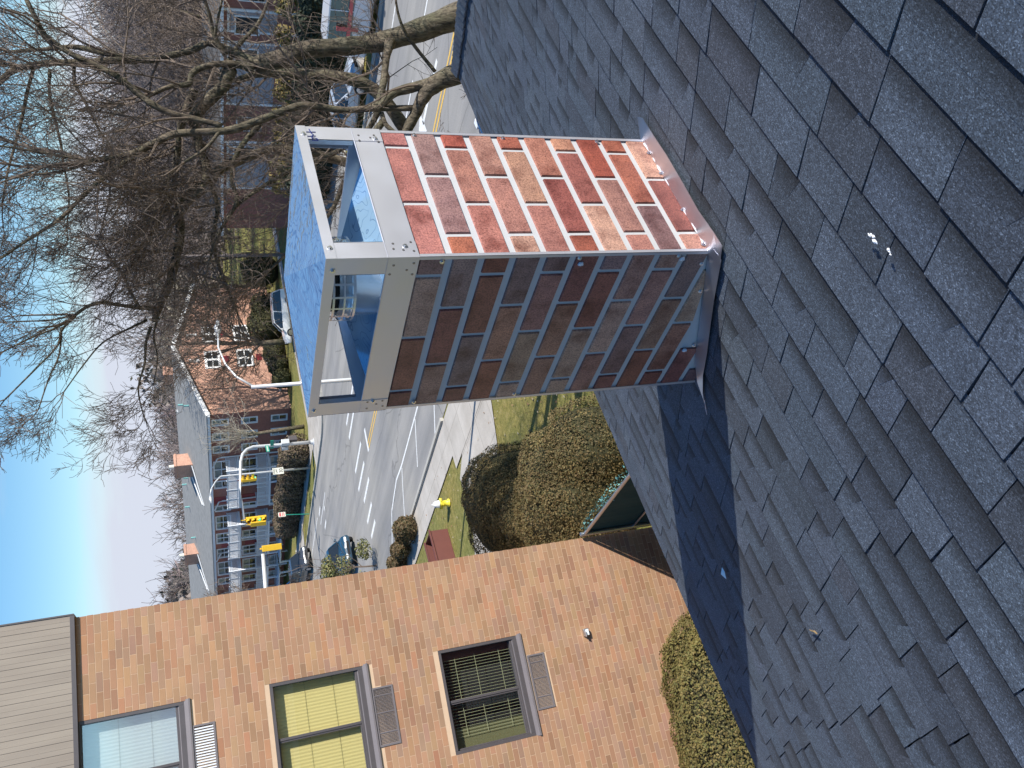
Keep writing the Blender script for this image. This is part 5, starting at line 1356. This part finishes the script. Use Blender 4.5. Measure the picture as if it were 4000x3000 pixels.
# ------------------------------------------------ planting around the apartment building
for i, (x, y, s) in enumerate([(40.3, 60.9, 1.0), (40.7, 63.9, 1.05), (40.8, 67.2, 1.0), (40.9, 70.5, 1.05), (41.0, 73.8, .95)]):
    lab = ['rounded brown hedge bush at the right end of the row below the balconies', 'brown hedge bush second from the mast end of the row', 'brown hedge bush in the middle of the row behind the parking sign', 'brown hedge bush fourth from the mast end of the row', 'low brown hedge bush at the left end of the row above the cars'][i]
    shrub('brown_hedge_bush', lab, 'bush', x, y, [(0, 0, .95, 1.15, 1.85 * s, 1.35 * s)], 5200, .075, BRN, 300 + i, 'brown hedge row before the balconies', 'browncore')
gsh = [(49.9, 62.9, .8, .9), (51.8, 63.1, .9, 1.0), (53.6, 63.4, 1.0, 1.1), (56.3, 62.8, 1.6, 1.7), (59.3, 63.6, 1.5, 1.4), (60.5, 59.5, 1.5, 1.8)]
for i, (x, y, s, h_) in enumerate(gsh):
    lab = ['small clipped round shrub at the near corner of the pink brick gable', 'small green shrub second from the corner of the pink brick gable', 'round green shrub below the gable window, third from the corner', 'large round olive green shrub below the far gable windows', 'dark green shrub at the far corner of the pink brick gable', 'large dark evergreen shrub on the lawn beyond the gable'][i]
    shrub('round_shrub', lab, 'bush', x, y, [(0, 0, h_ * .8, s, s, h_)], 3000, .10, [(.05, .055, .018), (.08, .075, .022), (.035, .04, .014), (.10, .085, .03)], 330 + i, 'shrubs at the gable')
# shrubby evergreen in front of the blue car
e = empty('young_conifer', (21.3, 44.6, GZ)); tag(e, 'small feathery yellow green tree in front of the blue car', 'tree')
b = MB(); 
for k in range(16):
    a_ = rnd.uniform(0, 6.28); z_ = rnd.uniform(.6, 3.0); q = 1.25 * (1 - z_ / 4)
    leafy(b, (q * math.cos(a_), q * math.sin(a_), z_), .5, .5, .28, 210, .07, [(.15, .16, .05), (.20, .19, .07), (.10, .11, .035), (.24, .21, .10)], 400 + k, lump=.35, squash_bottom=False)
b.build('crown', M['leaf'], e)
b = MB(); rg = np.random.RandomState(77); sg_ = []
grow(sg_, (0, 0, 0), (0.1, 0, 1), 3.4, .06, 0, rg, .6, None, 5, (9, 4), .008)
for lv, P, rs in sg_: b.tube(P, rs, 4, cap=False)
b.build('trunk', M['twig'], e)

# bare trees, generated once per kind and copied
def gen_tree(h, seed, spread=.9, kids=(7, 6, 5), rmin=.012, dens=1.0):
    rg = np.random.RandomState(seed); segs = []
    P = [np.array((0, 0, 0.))]; d = np.array((rg.normal(0, .05), rg.normal(0, .05), 1))
    for i in range(6):
        d = d + rg.normal(0, .07, 3); d[2] = abs(d[2]); d /= np.linalg.norm(d); P.append(P[-1] + d * h * .55 / 6)
    P = np.array(P); rs = np.linspace(h * .022, h * .010, 7)
    for k in range(int(9 * dens)):
        t = rg.uniform(.4, 1.0); i = min(5, int(t * 6)); a = rg.uniform(0, 6.28)
        nd = np.array((math.cos(a) * spread, math.sin(a) * spread, rg.uniform(.6, 1.4)))
        grow(segs, P[i], nd, h * rg.uniform(.35, .5), rs[i] * .5, 0, rg, .45, None, None, kids, rmin)
    grow(segs, P[-1], d, h * .45, rs[-1], 0, rg, .5, None, None, kids, rmin)
    return P, rs, segs
def tree_thing(x, y, h, seed, label, mat='twigfar', group=None, name='bare_tree', **kw):
    P, rs, segs = gen_tree(h, seed, **kw)
    e = empty(name, (x, y, GZ)); tag(e, label, 'tree', group)
    b = MB(); b.tube(P, rs, 8); b.build('trunk', M['bark'], e, smooth=True)
    c_ = MB()
    for lv, Q, r_ in segs: c_.tube(Q, r_, 3 if lv else 5, cap=False)
    c_.build('crown', M[mat], e); return e
kinds = [tree_thing(52.5, 60.8, 12.5, 501, 'bare tree standing close to the pink brick gable, its trunk crossing the windows', 'twig', rmin=.014),
         tree_thing(66, 50, 13, 502, 'x', 'twigfar', rmin=.018), tree_thing(75, 48, 15, 503, 'x', 'twigfar', rmin=.02, kids=(8, 6, 5))]
spots = [(66, 50, 1), (74, 42, 2), (62, 41, 1), (70, 62, 2), (83, 60, 1), (88, 50, 2), (80, 33, 1), (66, 26, 2), (74, 20, 1), (95, 36, 2), (100, 66, 1), (78, 74, 2), (92, 84, 1), (64, 92, 2), (70, 104, 1), (60, 116, 2), (58, 46, 1), (90, 20, 2), (110, 45, 1), (105, 95, 2)]
desc = {1: 'slender', 2: 'wide'}
first = {1: kinds[1], 2: kinds[2]}; used = set()
tl = ['on the lawn corner beyond the side street', 'behind the lawn right of the gable', 'at the back of the side street', 'rising behind the gable roof end', 'far behind the gable, second row', 'deep behind the gable, third row', 'behind the townhouse roof', 'over the near end of the townhouse', 'over the far end of the townhouse', 'far beyond the townhouse', 'beyond the grey roof, right part', 'directly behind the grey roof peak', 'behind the grey roof left of its peak', 'behind the first roof chimney', 'behind the grey roof between its chimneys', 'behind the second roof chimney', 'beside the utility pole', 'at the right edge behind the townhouse', 'in the distance over the side street', 'in the distance over the grey roof']
for i, (x, y, k) in enumerate(spots):
    e = first[k] if k not in used else copy_tree(first[k]); used.add(k)
    e.location = (x, y, GZ - (.3 if i else 0)); e.rotation_euler = (0, 0, rnd.uniform(0, 6.28)); s_ = rnd.uniform(.85, 1.12) * (1 if y < x * 1.12 else (.85 if (x, y) == (70, 104) else .68)); e.scale = (s_, s_, s_)
    tag(e, desc[k] + ' grey bare tree ' + tl[i], 'tree', 'bare trees beyond the buildings')
# leaning young tree with a cut top on the lawn corner
tb3 = empty('pollarded_tree', (42.6, 60.4, GZ)); tag(tb3, 'leaning pollarded tree with a cut top and thin shoots before the dark windows', 'tree')
b = MB(); b.tube([(0, 0, 0), (.15, .35, 1.5), (.3, .75, 3.2), (.35, 1.0, 4.6)], [.20, .17, .15, .13], 10); b.build('trunk', M['bark'], tb3, smooth=True)
b = MB(); rg = np.random.RandomState(5); sg_ = []
for k in range(16): grow(sg_, (.35, 1.0, rg.uniform(3.4, 4.6)), (rg.normal(0, .5), rg.normal(0, .5), 1.1), rg.uniform(1.6, 3.2), .03, 1, rg, .3, None, None, (0, 5, 4), .010)
for lv, Q, r_ in sg_: b.tube(Q, r_, 3, cap=False)
b.build('crown', M['twigpale'], tb3)
# bare bushes in front of the far end of the balconies (by the tan wall)
for i, (x, y, h) in enumerate([(37.0, 86.0, 9.0), (33.5, 84, 7.5), (40, 92, 10)]):
    tree_thing(x, y, h, 610 + i, ['thin bare tree in front of the leftmost balconies', 'low bare bushy tree above the charcoal car', 'taller bare tree at the left end of the grey roof'][i], 'twig', 'bare trees beside the tan wall', rmin=.013)
# pale fat limbs of the plane trees sticking up behind the roof
for i, (sx_, yy) in enumerate([(1.5, -20.5), (5.2, -21), (9.5, -21)]):
    u_ = np.array((math.cos(AB), math.sin(AB))); v_ = np.array((-math.sin(AB), math.cos(AB)))
    q = np.array((48.5, 65.6)) + u_ * sx_ + v_ * yy
    e = empty('lopped_tree', (q[0], q[1], GZ)); tag(e, ['pale lopped tree behind the roof, nearest the roof peak', 'pale lopped tree behind the roof, second from the peak', 'pale lopped tree behind the roof, just right of the first chimney'][i], 'tree', 'pale lopped trees behind the grey roof')
    b = MB(); b.tube([(0, 0, 0), (.2, 0, 5), (.1, .2, 9)], [.35, .28, .22], 8); b.build('trunk', M['bark'], e)
    b = MB(); rg = np.random.RandomState(40 + i); sg_ = []
    for k in range(5): grow(sg_, (.1, .2, 8.6), (rg.normal(0, .8), rg.normal(0, .8), 1), rg.uniform(2.4, 4.0), .17, 1, rg, .3, None, None, (0, 2, 3), .02, .3)
    for lv, Q, r_ in sg_: b.tube(Q, r_, 6, cap=False)
    b.build('crown', M['twigpale'], e)
# far woods: one mass of bare crowns and dark conifers
b = MB(); rg = np.random.RandomState(99)
pre = [gen_tree(15, 700 + k, kids=(5, 4), rmin=.05, dens=1.2) for k in range(4)]
for i in range(210):
    az = rad(rg.uniform(14, 88)); dd = rg.uniform(125, 330); x, y = dd * math.cos(az), dd * math.sin(az)
    if x < 70 and y > 60 and dd < 135: continue
    P, rs, segs = pre[i % 4]; s_ = rg.uniform(.75, 1.2) * (.8 + dd / 700) * (1 if az < rad(47) else .8); a_ = rg.uniform(0, 6.28)
    Rz = np.array([[math.cos(a_), -math.sin(a_), 0], [math.sin(a_), math.cos(a_), 0], [0, 0, 1]]) * s_
    o_ = np.array((x, y, GZ - .5)); gc = jit((.21, .175, .16), .25)
    b.tube(P @ Rz.T + o_, rs * s_, 4, gc, cap=False)
    for lv, Q, r_ in segs: b.tube(Q @ Rz.T + o_, np.maximum(r_ * s_, .05), 3, gc, cap=False)
for i in range(900):
    az = rad(rg.uniform(12, 90)); dd = rg.uniform(150, 420); x, y = dd * math.cos(az), dd * math.sin(az)
    hh = (7 + 4 * math.sin(az * 23) + 2 * math.sin(az * 57 + 1) + rg.uniform(-2, 3)) * (.75 + dd / 600) * (1 if az < rad(47) else 1.0)
    conif = rg.rand() < .22
    cols = [(.045, .05, .035), (.06, .06, .04)] if conif else [(.17, .145, .13), (.22, .18, .155), (.13, .11, .10)]
    leafy(b, (x, y, GZ + hh * .5), rg.uniform(2, 4.5), rg.uniform(2, 4.5), hh * .55, 130, .75 if not conif else .6, cols, 800 + i, lump=.3, squash_bottom=False)
o = b.build('woods', attr_mat('far_wood', .95, .2, .3)); tag(o, 'far off mass of bare grey brown woods with dark conifers along the horizon', 'woods', kind='stuff')
